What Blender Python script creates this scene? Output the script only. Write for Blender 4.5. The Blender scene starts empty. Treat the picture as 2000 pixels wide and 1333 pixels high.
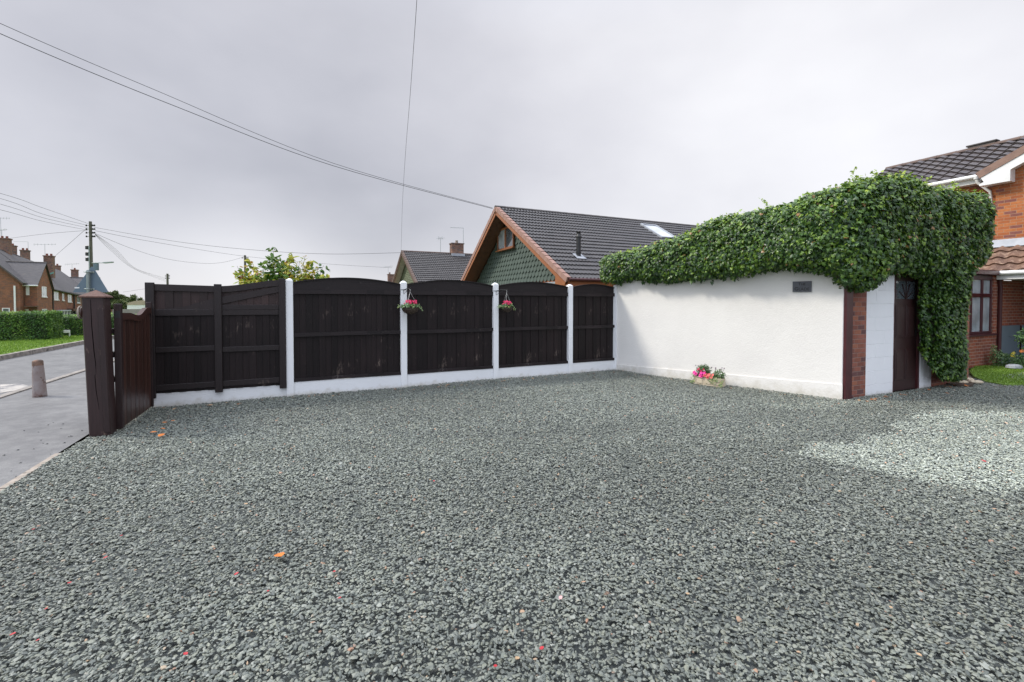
import bpy, math, random
import numpy as np
from mathutils import Vector, Matrix
R = math.radians
rng = np.random.default_rng(7)
random.seed(7)
S = bpy.context.scene
COL = S.collection
# ------------------------------------------------------------------ camera
H, F, CX, HZ, PITCH = 1.56, 889.0, 1000.0, 592.0, R(1.2)
CY0 = HZ + F*math.tan(PITCH)
cam = bpy.data.cameras.new('camera'); camo = bpy.data.objects.new('camera', cam); COL.objects.link(camo)
camo.location = (0, 0, H); camo.rotation_euler = (R(90)-PITCH, 0, 0)
cam.sensor_width = 36; cam.lens = 36*F/2000; cam.shift_y = (CY0-666.5)/2000
cam.clip_start = 0.05; cam.clip_end = 2000
S.camera = camo
# ------------------------------------------------------------------ sky, sun, exposure
SUN_AZ = R(176)            # direction to the sun, counter-clockwise from +X
SUN_EL = R(43)
w = bpy.data.worlds.new('World'); S.world = w; w.use_nodes = True
nt = w.node_tree; nt.nodes.clear()
def N(tree, typ, **kw):
    n = tree.nodes.new(typ)
    for k, v in kw.items(): setattr(n, k, v)
    return n
def ramp(tree, stops, fac=None, interp='LINEAR'):
    r = tree.nodes.new('ShaderNodeValToRGB'); cr = r.color_ramp; cr.interpolation = interp
    while len(cr.elements) < len(stops): cr.elements.new(0.5)
    for e, (p, c) in zip(cr.elements, stops):
        e.position = p; e.color = (*c, 1) if len(c) == 3 else c
    if fac is not None: tree.links.new(fac, r.inputs[0])
    return r
def mth(tree, op, a, b=None, c=None):
    m = tree.nodes.new('ShaderNodeMath'); m.operation = op
    for i, v in enumerate((a, b, c)):
        if v is None: continue
        if isinstance(v, (int, float)): m.inputs[i].default_value = v
        else: tree.links.new(v, m.inputs[i])
    return m.outputs[0]
def world_sky():
    L = nt.links.new
    sky = N(nt, 'ShaderNodeTexSky', sky_type='NISHITA', sun_disc=False)
    sky.sun_elevation = SUN_EL; sky.sun_rotation = R(90)-SUN_AZ
    b1 = N(nt, 'ShaderNodeBackground'); b1.inputs[1].default_value = 0.08; L(sky.outputs[0], b1.inputs[0])
    tc = N(nt, 'ShaderNodeTexCoord'); sep = N(nt, 'ShaderNodeSeparateXYZ'); L(tc.outputs['Generated'], sep.inputs[0])
    X, Y, Z = sep.outputs
    # soft stratus: low-frequency noise stretched flat, in sky directions
    mp = N(nt, 'ShaderNodeMapping'); mp.inputs['Scale'].default_value = (1.0, 1.0, 1.7); mp.inputs['Location'].default_value = (0.35, 0.2, 0.1)
    L(tc.outputs['Generated'], mp.inputs[0])
    n1 = N(nt, 'ShaderNodeTexNoise'); n1.inputs['Scale'].default_value = 2.3; n1.inputs['Detail'].default_value = 5; n1.inputs['Roughness'].default_value = .48
    L(mp.outputs[0], n1.inputs['Vector'])
    n2 = N(nt, 'ShaderNodeTexNoise'); n2.inputs['Scale'].default_value = 7; n2.inputs['Detail'].default_value = 4
    L(mp.outputs[0], n2.inputs['Vector'])
    v = mth(nt, 'ADD', mth(nt, 'MULTIPLY', n1.outputs[0], 0.30), mth(nt, 'MULTIPLY', n2.outputs[0], 0.025))
    # cloud thins out towards the right of the street, thick bank low on the left
    def lobe(dx, dy, dz, power, gain):
        vm = N(nt, 'ShaderNodeVectorMath', operation='DOT_PRODUCT'); L(tc.outputs['Generated'], vm.inputs[0])
        d = Vector((dx, dy, dz)).normalized(); vm.inputs[1].default_value = d
        c = mth(nt, 'MAXIMUM', vm.outputs['Value'], 0.0)
        return mth(nt, 'MULTIPLY', mth(nt, 'POWER', c, power), gain)
    v = mth(nt, 'ADD', mth(nt, 'MULTIPLY', v, 1.10), 0.37)
    v = mth(nt, 'ADD', v, lobe(.9, 1.0, .22, 5, .17))
    v = mth(nt, 'ADD', v, lobe(-.52, 1.0, .06, 90, .20))
    v = mth(nt, 'ADD', v, mth(nt, 'MULTIPLY', mth(nt, 'POWER', mth(nt, 'MAXIMUM', mth(nt, 'SUBTRACT', 1.0, mth(nt, 'MULTIPLY', mth(nt, 'ABSOLUTE', Z), 5.0)), 0.0), 1.5), .15))
    v = mth(nt, 'ADD', v, lobe(0.25, 1.0, .62, 8, .10))
    v = mth(nt, 'SUBTRACT', v, lobe(-.40, 1.0, .30, 12, .14))
    # brighter overhead and round the veiled sun
    v = mth(nt, 'ADD', v, mth(nt, 'MULTIPLY', mth(nt, 'POWER', mth(nt, 'MAXIMUM', mth(nt, 'SUBTRACT', Z, 0.56), 0.0), 1.0), 4.2))
    sx, sy, sz = math.cos(SUN_AZ)*math.cos(SUN_EL), math.sin(SUN_AZ)*math.cos(SUN_EL), math.sin(SUN_EL)
    v = mth(nt, 'ADD', v, lobe(sx, sy, sz, 14, 1.2))
    v = mth(nt, 'ADD', v, lobe(-.1, -1.0, .45, 3, .55))
    tint0 = ramp(nt, [(0.0, (.90, .92, 1.06)), (0.35, (.92, .93, 1.04)), (0.60, (.96, .955, 1.02)), (0.95, (1, .995, 1.0))], v)
    tint = N(nt, 'ShaderNodeMix', data_type='RGBA'); L(tint0.outputs[0], tint.inputs[6]); tint.inputs[7].default_value = (.88, .94, 1.10, 1)
    back = mth(nt, 'MAXIMUM', mth(nt, 'MULTIPLY', mth(nt, 'SUBTRACT', Z, .5), 2.5), mth(nt, 'MULTIPLY', Y, -1.5)); L(mth(nt, 'MINIMUM', mth(nt, 'MAXIMUM', back, 0.0), 1.0), tint.inputs['Factor'])
    mul = N(nt, 'ShaderNodeVectorMath', operation='SCALE'); L(tint.outputs[2], mul.inputs[0]); L(v, mul.inputs['Scale'])
    b2 = N(nt, 'ShaderNodeBackground'); L(mul.outputs[0], b2.inputs[0]); b2.inputs[1].default_value = 1.0
    mx = N(nt, 'ShaderNodeMixShader'); mx.inputs[0].default_value = 0.9
    L(b1.outputs[0], mx.inputs[1]); L(b2.outputs[0], mx.inputs[2])
    o = N(nt, 'ShaderNodeOutputWorld'); L(mx.outputs[0], o.inputs[0])
world_sky()
sl = bpy.data.lights.new('sun', 'SUN'); slo = bpy.data.objects.new('sun', sl); COL.objects.link(slo)
sl.energy = 1.95; sl.angle = R(10); sl.color = (1.0, .94, .83)
slo.rotation_euler = Vector((math.cos(SUN_AZ)*math.cos(SUN_EL), math.sin(SUN_AZ)*math.cos(SUN_EL), math.sin(SUN_EL))).to_track_quat('Z', 'Y').to_euler()
S.view_settings.view_transform = 'Standard'; S.view_settings.look = 'None'; S.view_settings.gamma = 1
S.view_settings.exposure = 0.42
S.cycles.max_bounces = 6; S.cycles.diffuse_bounces = 3; S.cycles.glossy_bounces = 3; S.cycles.transmission_bounces = 4
# ------------------------------------------------------------------ photo measurements -> metres
cp, sp = math.cos(PITCH), math.sin(PITCH)
def ray(px, py):
    a, b = (px-CX)/F, -(py-CY0)/F
    return Vector((a, cp + b*sp, -sp + b*cp))
def gp(px, py, z=0.0):
    d = ray(px, py); t = (z-H)/d.z
    return Vector((d.x*t, d.y*t, z))
def at(px, py, Y):
    d = ray(px, py); t = Y/d.y
    return Vector((d.x*t, Y, H + d.z*t))
def onp(px, py, P0, dr):
    """where the ray meets the vertical plane through P0 running along dr"""
    n = Vector((-dr[1], dr[0], 0)); d = ray(px, py); o = Vector((0, 0, H))
    t = (Vector((P0[0], P0[1], 0)) - Vector((0, 0, 0))).dot(n)/Vector((d.x, d.y, 0)).dot(n)
    return o + d*t
def proj(P):
    x, y, z = P[0], P[1], P[2]-H
    dep = y*cp - z*sp; up = y*sp + z*cp
    return CX + F*x/dep, CY0 - F*up/dep
ALPHA = math.atan2(.426, .905)
fv = Vector((math.cos(ALPHA), math.sin(ALPHA), 0))      # along the fence, to the right
bv = Vector((-math.sin(ALPHA), math.cos(ALPHA), 0))     # away from the camera
def G(a, b, z=0): return fv*a + bv*b + Vector((0, 0, z))
def ga(P): return Vector(P).dot(fv)
def gb(P): return Vector(P).dot(bv)
# ------------------------------------------------------------------ object helpers
def tag(o, label=None, cat=None, group=None, kind=None):
    if label: o['label'] = label
    if cat: o['category'] = cat
    if group: o['group'] = group
    if kind: o['kind'] = kind
    return o
def thing(name, label, cat, loc=(0, 0, 0), rot=0.0, group=None):
    o = bpy.data.objects.new(name, None); COL.objects.link(o); o.empty_display_size = .2
    o.location = loc; o.rotation_euler = (0, 0, rot)
    return tag(o, label, cat, group)
def inv(parent):
    l = parent.location; a = parent.rotation_euler.z
    return Matrix.Rotation(-a, 4, 'Z') @ Matrix.Translation(-l)
def copy_tree(o, parent=None):
    kids = [c for c in COL.objects if c.parent == o]
    c = o.copy(); COL.objects.link(c); c.parent = parent
    for k in kids: copy_tree(k, c)
    return c
class MB:
    def __init__(s): s.v = []; s.f = []; s.m = []; s.sm = []
    def add(s, vs, fs, m=0, smooth=False):
        b = len(s.v); s.v += [tuple(v) for v in vs]
        for f in fs: s.f.append([b+i for i in f]); s.m.append(m); s.sm.append(smooth)
        return s
    def box(s, x0, x1, y0, y1, z0, z1, M=None, m=0, bev=0.0):
        if bev > 0:
            b = min(bev, (x1-x0)/2.01, (y1-y0)/2.01, (z1-z0)/2.01)
            xs = (x0, x0+b, x1-b, x1); ys = (y0, y0+b, y1-b, y1); zs = (z0, z0+b, z1-b, z1)
            vs = []; ix = {}
            for i in (0, 1):
                for j in (0, 1):
                    for k in (0, 1):
                        ci, cj, ck = (1, 2)[i], (1, 2)[j], (1, 2)[k]; oi, oj, ok = (0, 3)[i], (0, 3)[j], (0, 3)[k]
                        ix[i, j, k] = len(vs)
                        vs += [(xs[oi], ys[cj], zs[ck]), (xs[ci], ys[oj], zs[ck]), (xs[ci], ys[cj], zs[ok])]
            q = lambda i, j, k, a: ix[i, j, k]+a
            fs = []
            for a, o in ((0, 1), (1, 1), (2, 1)):
                for e in (0, 1):
                    idx = []
                    for p_, q_ in ((0, 0), (1, 0), (1, 1), (0, 1)):
                        t = [0, 0, 0]; t[a] = e; t[(a+1) % 3] = p_; t[(a+2) % 3] = q_
                        idx.append(q(*t, a))
                    if not e: idx.reverse()
                    fs.append(idx)
            for a in range(3):
                b_, c_ = (a+1) % 3, (a+2) % 3
                for p_ in (0, 1):
                    for q_ in (0, 1):
                        t0 = [0]*3; t1 = [0]*3; t0[b_] = t1[b_] = p_; t0[c_] = t1[c_] = q_; t1[a] = 1
                        fs.append([q(*t0, b_), q(*t1, b_), q(*t1, c_), q(*t0, c_)])
            for i in (0, 1):
                for j in (0, 1):
                    for k in (0, 1): fs.append([q(i, j, k, 0), q(i, j, k, 1), q(i, j, k, 2)])
        else:
            vs = [(x, y, z) for x in (x0, x1) for y in (y0, y1) for z in (z0, z1)]
            fs = [(0, 1, 3, 2), (4, 6, 7, 5), (0, 4, 5, 1), (2, 3, 7, 6), (0, 2, 6, 4), (1, 5, 7, 3)]
        if M is not None: vs = [M @ Vector(v) for v in vs]
        return s.add(vs, fs, m)
    def beam(s, p, q, wd, ht, up=(0, 0, 1), m=0, bev=0.0):
        p, q = Vector(p), Vector(q); x = (q-p); L = x.length; x.normalize()
        y = Vector(up).cross(x)
        if y.length < 1e-5: y = Vector((0, 1, 0)).cross(x)
        y.normalize(); z = x.cross(y)
        M = Matrix((( x.x, y.x, z.x, p.x), (x.y, y.y, z.y, p.y), (x.z, y.z, z.z, p.z), (0, 0, 0, 1)))
        return s.box(0, L, -wd/2, wd/2, -ht/2, ht/2, M, m, bev)
    def prism(s, poly, d, m=0):
        """poly: list of 3-D points, extruded by vector d"""
        n = len(poly); d = Vector(d); a = [Vector(p) for p in poly]; b = [p+d for p in a]
        return s.add(a+b, [list(range(n))[::-1], [n+i for i in range(n)]] + [[i, (i+1) % n, n+(i+1) % n, n+i] for i in range(n)], m)
    def tube(s, pts, r, n=8, m=0, caps=True):
        pts = [Vector(p) for p in pts]; k = len(pts); rr = r if isinstance(r, (list, tuple)) else [r]*k
        vs = []; up = Vector((0, 0, 1)); prev = None
        for i, p in enumerate(pts):
            t = (pts[min(i+1, k-1)]-pts[max(i-1, 0)]).normalized()
            a = (prev - t*prev.dot(t)) if prev is not None else t.cross(up if abs(t.z) < .95 else Vector((1, 0, 0)))
            a.normalize(); prev = a; b = t.cross(a)
            for j in range(n):
                c = 2*math.pi*j/n; vs.append(p + (a*math.cos(c)+b*math.sin(c))*rr[i])
        fs = [[i*n+j, i*n+(j+1) % n, (i+1)*n+(j+1) % n, (i+1)*n+j] for i in range(k-1) for j in range(n)]
        s.add(vs, fs, m, True)
        if caps: s.add(vs[:n], [list(range(n))[::-1]], m); s.add(vs[-n:], [list(range(n))], m)
        return s
    def lathe(s, prof, n=20, M=None, m=0, smooth=True):
        vs = [(r*math.cos(2*math.pi*j/n), r*math.sin(2*math.pi*j/n), z) for r, z in prof for j in range(n)]
        if M is not None: vs = [M @ Vector(v) for v in vs]
        fs = [[i*n+j, i*n+(j+1) % n, (i+1)*n+(j+1) % n, (i+1)*n+j] for i in range(len(prof)-1) for j in range(n)]
        return s.add(vs, fs, m, smooth)
    def build(s, name, mats, parent=None, world=False, base=True):
        mats = mats if isinstance(mats, (list, tuple)) else [mats]
        me = bpy.data.meshes.new(name); vs = s.v; loc = None
        if parent is not None and world:
            I = inv(parent); vs = [I @ Vector(v) for v in vs]
        elif parent is None and base:
            a = np.array([tuple(v) for v in vs]); c = (a.max(0)+a.min(0))/2; loc = Vector((c[0], c[1], a[:, 2].min()))
            vs = a - np.array(loc)
        me.from_pydata([tuple(v) for v in vs], [], s.f); me.update()
        for mm in mats: me.materials.append(mm)
        me.polygons.foreach_set('material_index', s.m); me.polygons.foreach_set('use_smooth', s.sm)
        o = bpy.data.objects.new(name, me); COL.objects.link(o)
        if loc is not None: o.location = loc
        if parent: o.parent = parent
        return o
def build_np(name, V, Fa, mats, parent=None, world=False, attrs=None, smooth=False, mi=None, base=True):
    V = np.asarray(V, dtype=np.float64); Fa = np.asarray(Fa, dtype=np.int32)
    loc = None
    if parent is not None and world:
        I = np.array(inv(parent)); V = V @ I[:3, :3].T + I[:3, 3]
    elif parent is None and base:
        c = (V.max(0)+V.min(0))/2; loc = np.array((c[0], c[1], V[:, 2].min())); V = V-loc
    me = bpy.data.meshes.new(name); k = Fa.shape[1]; nf = len(Fa)
    me.vertices.add(len(V)); me.vertices.foreach_set('co', V.astype(np.float32).ravel())
    me.loops.add(nf*k); me.loops.foreach_set('vertex_index', Fa.ravel())
    me.polygons.add(nf); me.polygons.foreach_set('loop_start', np.arange(0, nf*k, k, dtype=np.int32))
    try: me.polygons.foreach_set('loop_total', np.full(nf, k, dtype=np.int32))
    except Exception: pass
    me.polygons.foreach_set('use_smooth', np.full(nf, smooth))
    if mi is not None: me.polygons.foreach_set('material_index', np.asarray(mi, dtype=np.int32))
    me.update(calc_edges=True)
    for kx, a in (attrs or {}).items():
        at_ = me.attributes.new(kx, 'FLOAT', 'POINT'); at_.data.foreach_set('value', np.asarray(a, dtype=np.float32))
    for mm in (mats if isinstance(mats, (list, tuple)) else [mats]): me.materials.append(mm)
    o = bpy.data.objects.new(name, me); COL.objects.link(o)
    if loc is not None: o.location = loc
    if parent: o.parent = parent
    return o
# ------------------------------------------------------------------ materials
def newmat(name):
    m = bpy.data.materials.new(name); m.use_nodes = True; t = m.node_tree; t.nodes.clear()
    o = N(t, 'ShaderNodeOutputMaterial'); b = N(t, 'ShaderNodeBsdfPrincipled'); t.links.new(b.outputs[0], o.inputs[0])
    return m, t, b
def coords(t, scale=(1, 1, 1), kind='Object'):
    tc = N(t, 'ShaderNodeTexCoord'); mp = N(t, 'ShaderNodeMapping'); mp.inputs['Scale'].default_value = scale
    t.links.new(tc.outputs[kind], mp.inputs[0]); return mp.outputs[0]
def noise(t, vec, scale, detail=4, rough=.55):
    n = N(t, 'ShaderNodeTexNoise'); n.inputs['Scale'].default_value = scale; n.inputs['Detail'].default_value = detail
    n.inputs['Roughness'].default_value = rough; t.links.new(vec, n.inputs['Vector']); return n.outputs[0]
def bump(t, b, h, strength=.3, dist=.01):
    n = N(t, 'ShaderNodeBump'); n.inputs['Strength'].default_value = strength; n.inputs['Distance'].default_value = dist
    t.links.new(h, n.inputs['Height']); t.links.new(n.outputs[0], b.inputs['Normal']); return n
def simple(name, c1, c2=None, rough=.6, sc=3.0, bsc=None, bst=.2, stretch=(1, 1, 1), metal=0, spec=.5, lo=.35, hi=.65, extra=None):
    m, t, b = newmat(name); b.inputs['Roughness'].default_value = rough; b.inputs['Metallic'].default_value = metal
    b.inputs['Specular IOR Level'].default_value = spec
    v = coords(t, stretch)
    c2 = c2 or tuple(x*.8 for x in c1)
    r = ramp(t, [(lo, c1), (hi, c2)], noise(t, v, sc))
    col = r.outputs[0]
    if extra:      # flecks of a third colour
        c3, s3, p3 = extra
        mx = N(t, 'ShaderNodeMix', data_type='RGBA'); fr = ramp(t, [(p3, (0, 0, 0)), (p3+.04, (1, 1, 1))], noise(t, coords(t, stretch), s3, 6, .7))
        t.links.new(fr.outputs[0], mx.inputs['Factor']); t.links.new(col, mx.inputs[6]); mx.inputs[7].default_value = (*c3, 1); col = mx.outputs[2]
    t.links.new(col, b.inputs['Base Color'])
    if bsc: bump(t, b, noise(t, v, bsc, 5, .6), bst)
    return m
def brick_mat(name, cols, mortar, bw=.225, bh=.075, rough=.85, mw=.010, dirt=.25):
    m, t, b = newmat(name); b.inputs['Roughness'].default_value = rough; b.inputs['Specular IOR Level'].default_value = .25
    tc = N(t, 'ShaderNodeTexCoord'); sp_ = N(t, 'ShaderNodeSeparateXYZ'); t.links.new(tc.outputs['Object'], sp_.inputs[0])
    u = mth(t, 'ADD', sp_.outputs[0], sp_.outputs[1])
    row = mth(t, 'FLOOR', mth(t, 'DIVIDE', sp_.outputs[2], bh))
    off = mth(t, 'MULTIPLY', mth(t, 'MODULO', mth(t, 'ABSOLUTE', row), 2.0), .5)
    uu = mth(t, 'ADD', mth(t, 'DIVIDE', u, bw), off); colm = mth(t, 'FLOOR', uu)
    fu = mth(t, 'FRACT', uu); fz = mth(t, 'FRACT', mth(t, 'DIVIDE', sp_.outputs[2], bh))
    du = mth(t, 'MULTIPLY', mth(t, 'MINIMUM', fu, mth(t, 'SUBTRACT', 1.0, fu)), bw)
    dz = mth(t, 'MULTIPLY', mth(t, 'MINIMUM', fz, mth(t, 'SUBTRACT', 1.0, fz)), bh)
    d = mth(t, 'MINIMUM', du, dz)
    nz = noise(t, tc.outputs['Object'], 40, 3)
    d = mth(t, 'ADD', d, mth(t, 'MULTIPLY', mth(t, 'SUBTRACT', nz, .5), .006))
    cb = N(t, 'ShaderNodeCombineXYZ'); t.links.new(row, cb.inputs[0]); t.links.new(colm, cb.inputs[1])
    wn = N(t, 'ShaderNodeTexWhiteNoise', noise_dimensions='3D'); t.links.new(cb.outputs[0], wn.inputs['Vector'])
    k = len(cols); cr = ramp(t, [(i/k, c) for i, c in enumerate(cols)], wn.outputs['Value'], 'CONSTANT')
    n2 = noise(t, tc.outputs['Object'], 14, 5, .6)
    hs = N(t, 'ShaderNodeHueSaturation'); t.links.new(cr.outputs[0], hs.inputs['Color']); t.links.new(mth(t, 'ADD', mth(t, 'MULTIPLY', n2, .7), .65), hs.inputs['Value'])
    mk = ramp(t, [(0.0, (1, 1, 1)), (1.0, (0, 0, 0))], mth(t, 'DIVIDE', mth(t, 'SUBTRACT', d, mw*.35), mw*.3))
    mx = N(t, 'ShaderNodeMix', data_type='RGBA'); t.links.new(mk.outputs[0], mx.inputs['Factor']); t.links.new(hs.outputs[0], mx.inputs[6]); mx.inputs[7].default_value = (*mortar, 1)
    # grime
    n3 = noise(t, tc.outputs['Object'], 1.3, 5, .6)
    m2 = N(t, 'ShaderNodeMix', data_type='RGBA', blend_type='MULTIPLY'); t.links.new(ramp(t, [(.4, (0, 0, 0)), (.7, (dirt,)*3)], n3).outputs[0], m2.inputs['Factor'])
    t.links.new(mx.outputs[2], m2.inputs[6]); m2.inputs[7].default_value = (.35, .3, .28, 1)
    t.links.new(m2.outputs[2], b.inputs['Base Color'])
    hh = mth(t, 'ADD', mth(t, 'MINIMUM', mth(t, 'MULTIPLY', d, 120), 1.0), mth(t, 'MULTIPLY', nz, .25))
    bump(t, b, hh, .5, .008)
    return m
def attr_mat(name, stops, rough=.5, spec=.5, trans=0.0, mult=None, interp='LINEAR', bsc=None, var=None):
    m, t, b = newmat(name); b.inputs['Roughness'].default_value = rough; b.inputs['Specular IOR Level'].default_value = spec
    a = N(t, 'ShaderNodeAttribute', attribute_name='rnd'); r = ramp(t, stops, a.outputs['Fac'], interp); col = r.outputs[0]
    if mult:
        a2 = N(t, 'ShaderNodeAttribute', attribute_name=mult)
        vm = N(t, 'ShaderNodeVectorMath', operation='SCALE'); t.links.new(col, vm.inputs[0]); t.links.new(a2.outputs['Fac'], vm.inputs['Scale']); col = vm.outputs[0]
    if var:
        vm = N(t, 'ShaderNodeVectorMath', operation='SCALE'); t.links.new(col, vm.inputs[0])
        t.links.new(mth(t, 'ADD', mth(t, 'MULTIPLY', noise(t, coords(t), var[0], 4, .6), var[1]), 1-var[1]/2), vm.inputs['Scale']); col = vm.outputs[0]
    t.links.new(col, b.inputs['Base Color'])
    if bsc: bump(t, b, noise(t, coords(t), bsc, 3), .4, .004)
    if trans > 0:
        tr = N(t, 'ShaderNodeBsdfTranslucent'); t.links.new(col, tr.inputs[0]); mx = N(t, 'ShaderNodeMixShader'); mx.inputs[0].default_value = trans
        o = [n for n in t.nodes if n.type == 'OUTPUT_MATERIAL'][0]
        t.links.new(b.outputs[0], mx.inputs[1]); t.links.new(tr.outputs[0], mx.inputs[2]); t.links.new(mx.outputs[0], o.inputs[0])
    return m
def glass_mat(name, tint=(.05, .06, .07), rough=.04):
    m, t, b = newmat(name); b.inputs['Roughness'].default_value = rough; b.inputs['Specular IOR Level'].default_value = 1.0
    v = coords(t); r = ramp(t, [(.35, tint), (.65, tuple(x*1.8+.02 for x in tint))], noise(t, v, 2.2)); t.links.new(r.outputs[0], b.inputs['Base Color'])
    b.inputs['Coat Weight'].default_value = .6; b.inputs['Coat Roughness'].default_value = .02
    return m
M = {}
def wood_mat(name, c1, c2, rough=.5, scuff=None, vert=True, spec=.4):
    """stained boards: grain along the boards, scuffs and pale knots"""
    m, t, b = newmat(name); b.inputs['Roughness'].default_value = rough; b.inputs['Specular IOR Level'].default_value = spec
    st = (22, 22, 1.1) if vert else (1.1, 22, 22)
    v = coords(t, st); n = noise(t, v, 2.0, 6, .65); n2 = noise(t, coords(t), 1.7, 3)
    r = ramp(t, [(.3, c1), (.72, c2)], mth(t, 'ADD', mth(t, 'MULTIPLY', n, .65), mth(t, 'MULTIPLY', n2, .35))); col = r.outputs[0]
    if scuff:
        mx = N(t, 'ShaderNodeMix', data_type='RGBA')
        n3 = noise(t, coords(t, (9, 9, 2.5)), 3.0, 7, .75)
        n4 = noise(t, coords(t), 2.3, 2)
        fr = ramp(t, [(.355, (0, 0, 0)), (.42, (1, 1, 1))], mth(t, 'MULTIPLY', n3, n4))
        t.links.new(fr.outputs[0], mx.inputs['Factor']); t.links.new(col, mx.inputs[6]); mx.inputs[7].default_value = (*scuff, 1); col = mx.outputs[2]
    ge = N(t, 'ShaderNodeNewGeometry'); vm = N(t, 'ShaderNodeVectorMath', operation='SCALE'); t.links.new(col, vm.inputs[0])
    t.links.new(mth(t, 'ADD', mth(t, 'MULTIPLY', ge.outputs['Random Per Island'], .75), .65), vm.inputs['Scale']); col = vm.outputs[0]
    t.links.new(col, b.inputs['Base Color']); bump(t, b, n, .5, .005)
    rr = N(t, 'ShaderNodeMapRange'); t.links.new(n, rr.inputs[0]); rr.inputs[3].default_value = rough-.12; rr.inputs[4].default_value = rough+.15; t.links.new(rr.outputs[0], b.inputs['Roughness'])
    return m
M['fence'] = wood_mat('fence_stain', (.0065, .0042, .0045), (.019, .012, .012), .55, (.085, .065, .055), spec=.25)
M['fence_h'] = wood_mat('rail_stain', (.0085, .006, .0065), (.020, .014, .0145), .5, (.10, .085, .08), vert=False, spec=.3)
M['frame'] = wood_mat('frame_stain', (.013, .0085, .009), (.024, .015, .015), .48, (.10, .075, .06))
M['panelred'] = wood_mat('weathered_board', (.022, .012, .012), (.040, .022, .020), .55, (.10, .07, .06))
M['gatered'] = wood_mat('gate_boards', (.036, .0145, .0105), (.058, .024, .017), .38, None, spec=.5)
M['gatepost'] = wood_mat('post_stain', (.019, .0095, .0095), (.040, .020, .019), .45, (.14, .09, .07))
M['capwood'] = wood_mat('weathered_cap', (.06, .028, .022), (.16, .085, .065), .7, None)
def stucco(name, c1, c2, bsc, bst, stain=None, dist=.01):
    m, t, b = newmat(name); b.inputs['Roughness'].default_value = .85; b.inputs['Specular IOR Level'].default_value = .2
    v = coords(t); n = noise(t, v, 1.1, 5, .6)
    r = ramp(t, [(.35, c1), (.7, c2)], n); col = r.outputs[0]
    if stain:
        mx = N(t, 'ShaderNodeMix', data_type='RGBA'); s3 = N(t, 'ShaderNodeSeparateXYZ'); t.links.new(coords(t), s3.inputs[0])
        hgt = mth(t, 'SUBTRACT', 1.0, mth(t, 'DIVIDE', s3.outputs[2], stain[1]))
        fr = ramp(t, [(.50, (0, 0, 0)), (.85, (.75, .75, .75))], mth(t, 'ADD', mth(t, 'MULTIPLY', noise(t, coords(t), 6, 5, .7), .9), mth(t, 'MULTIPLY', hgt, .35)))
        t.links.new(fr.outputs[0], mx.inputs['Factor']); t.links.new(col, mx.inputs[6]); mx.inputs[7].default_value = (*stain[0], 1); col = mx.outputs[2]
    t.links.new(col, b.inputs['Base Color'])
    h = mth(t, 'ADD', noise(t, v, bsc, 4, .6), mth(t, 'MULTIPLY', noise(t, v, bsc/4, 2), .8))
    bump(t, b, h, bst, dist)
    return m
M['stucco'] = stucco('white_render', (.80, .78, .74), (.745, .725, .69), 45, .35, ((.52, .49, .41), .22))
M['paint'] = stucco('white_masonry_paint', (.84, .85, .86), (.79, .80, .81), 60, .3, ((.50, .47, .40), .10), .006)
M['brick'] = brick_mat('orange_brick', [(.42, .138, .052), (.46, .165, .06), (.36, .112, .046), (.23, .09, .075), (.44, .155, .06), (.39, .125, .047)], (.40, .25, .16))
M['brick_pier'] = brick_mat('red_brick', [(.25, .095, .065), (.30, .12, .075), (.20, .08, .06), (.14, .07, .065), (.28, .11, .08)], (.26, .17, .14))
M['brick_low'] = brick_mat('red_brick_pale_joint', [(.28, .085, .05), (.33, .10, .06), (.24, .08, .055), (.30, .10, .06)], (.42, .32, .26))
M['brick_far'] = brick_mat('terrace_brick', [(.23, .095, .055), (.27, .11, .06), (.19, .085, .055), (.16, .08, .06), (.25, .10, .06)], (.27, .19, .14))
M['chimney'] = brick_mat('chimney_brick', [(.20, .11, .08), (.16, .08, .06), (.24, .13, .09), (.11, .08, .07)], (.26, .22, .19))
M['white'] = simple('white_plastic', (.78, .78, .77), (.72, .72, .71), .35, 4)
M['cream'] = simple('cream_soffit', (.55, .52, .46), None, .6, 4)
M['maroon'] = simple('maroon_paint', (.075, .018, .02), (.05, .012, .014), .35, 5, 30, .1)
M['darkdoor'] = simple('door_paint', (.040, .015, .015), (.026, .011, .011), .4, 5, 30, .1, (10, 10, 1))
M['black'] = simple('black_iron', (.012, .012, .013), (.02, .02, .02), .45, 8)
M['lead'] = simple('lead_flashing', (.38, .40, .43), (.30, .32, .35), .5, 5, 12, .2)
M['slate'] = simple('slate_plaque', (.10, .105, .12), (.075, .08, .092), .5, 12, 40, .3)
M['letter'] = simple('letter_black', (.008, .008, .008), None, .5)
M['orangewood'] = wood_mat('stained_barge', (.21, .072, .027), (.31, .115, .04), .4, None, vert=False)
M['soffit'] = simple('dark_soffit', (.10, .045, .022), (.07, .03, .016), .6, 4, 20, .2)
M['glass'] = glass_mat('window_glass')
M['glass_pale'] = glass_mat('curtained_glass', (.26, .29, .31), .15)
M['skyglass'] = simple('rooflight_glass', (.62, .65, .68), (.50, .53, .56), .12, 2, spec=1.0)
M['chain'] = simple('chain_metal', (.55, .54, .52), None, .35, 10, metal=.3)
M['galv'] = simple('galvanised_steel', (.30, .34, .32), (.22, .26, .25), .4, 8, metal=.35)
M['signblue'] = simple('sign_back_grey_blue', (.11, .155, .20), (.095, .135, .175), .5, 4)
M['polewood'] = simple('pole_wood', (.12, .115, .085), (.075, .07, .055), .85, 4, 15, .4, (6, 6, .6))
M['wire'] = simple('cable', (.03, .03, .032), None, .6)
M['stone'] = simple('reconstituted_stone', (.62, .54, .40), (.50, .42, .30), .9, 9, 40, .5, extra=((.18, .17, .09), 12, .62))
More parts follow.
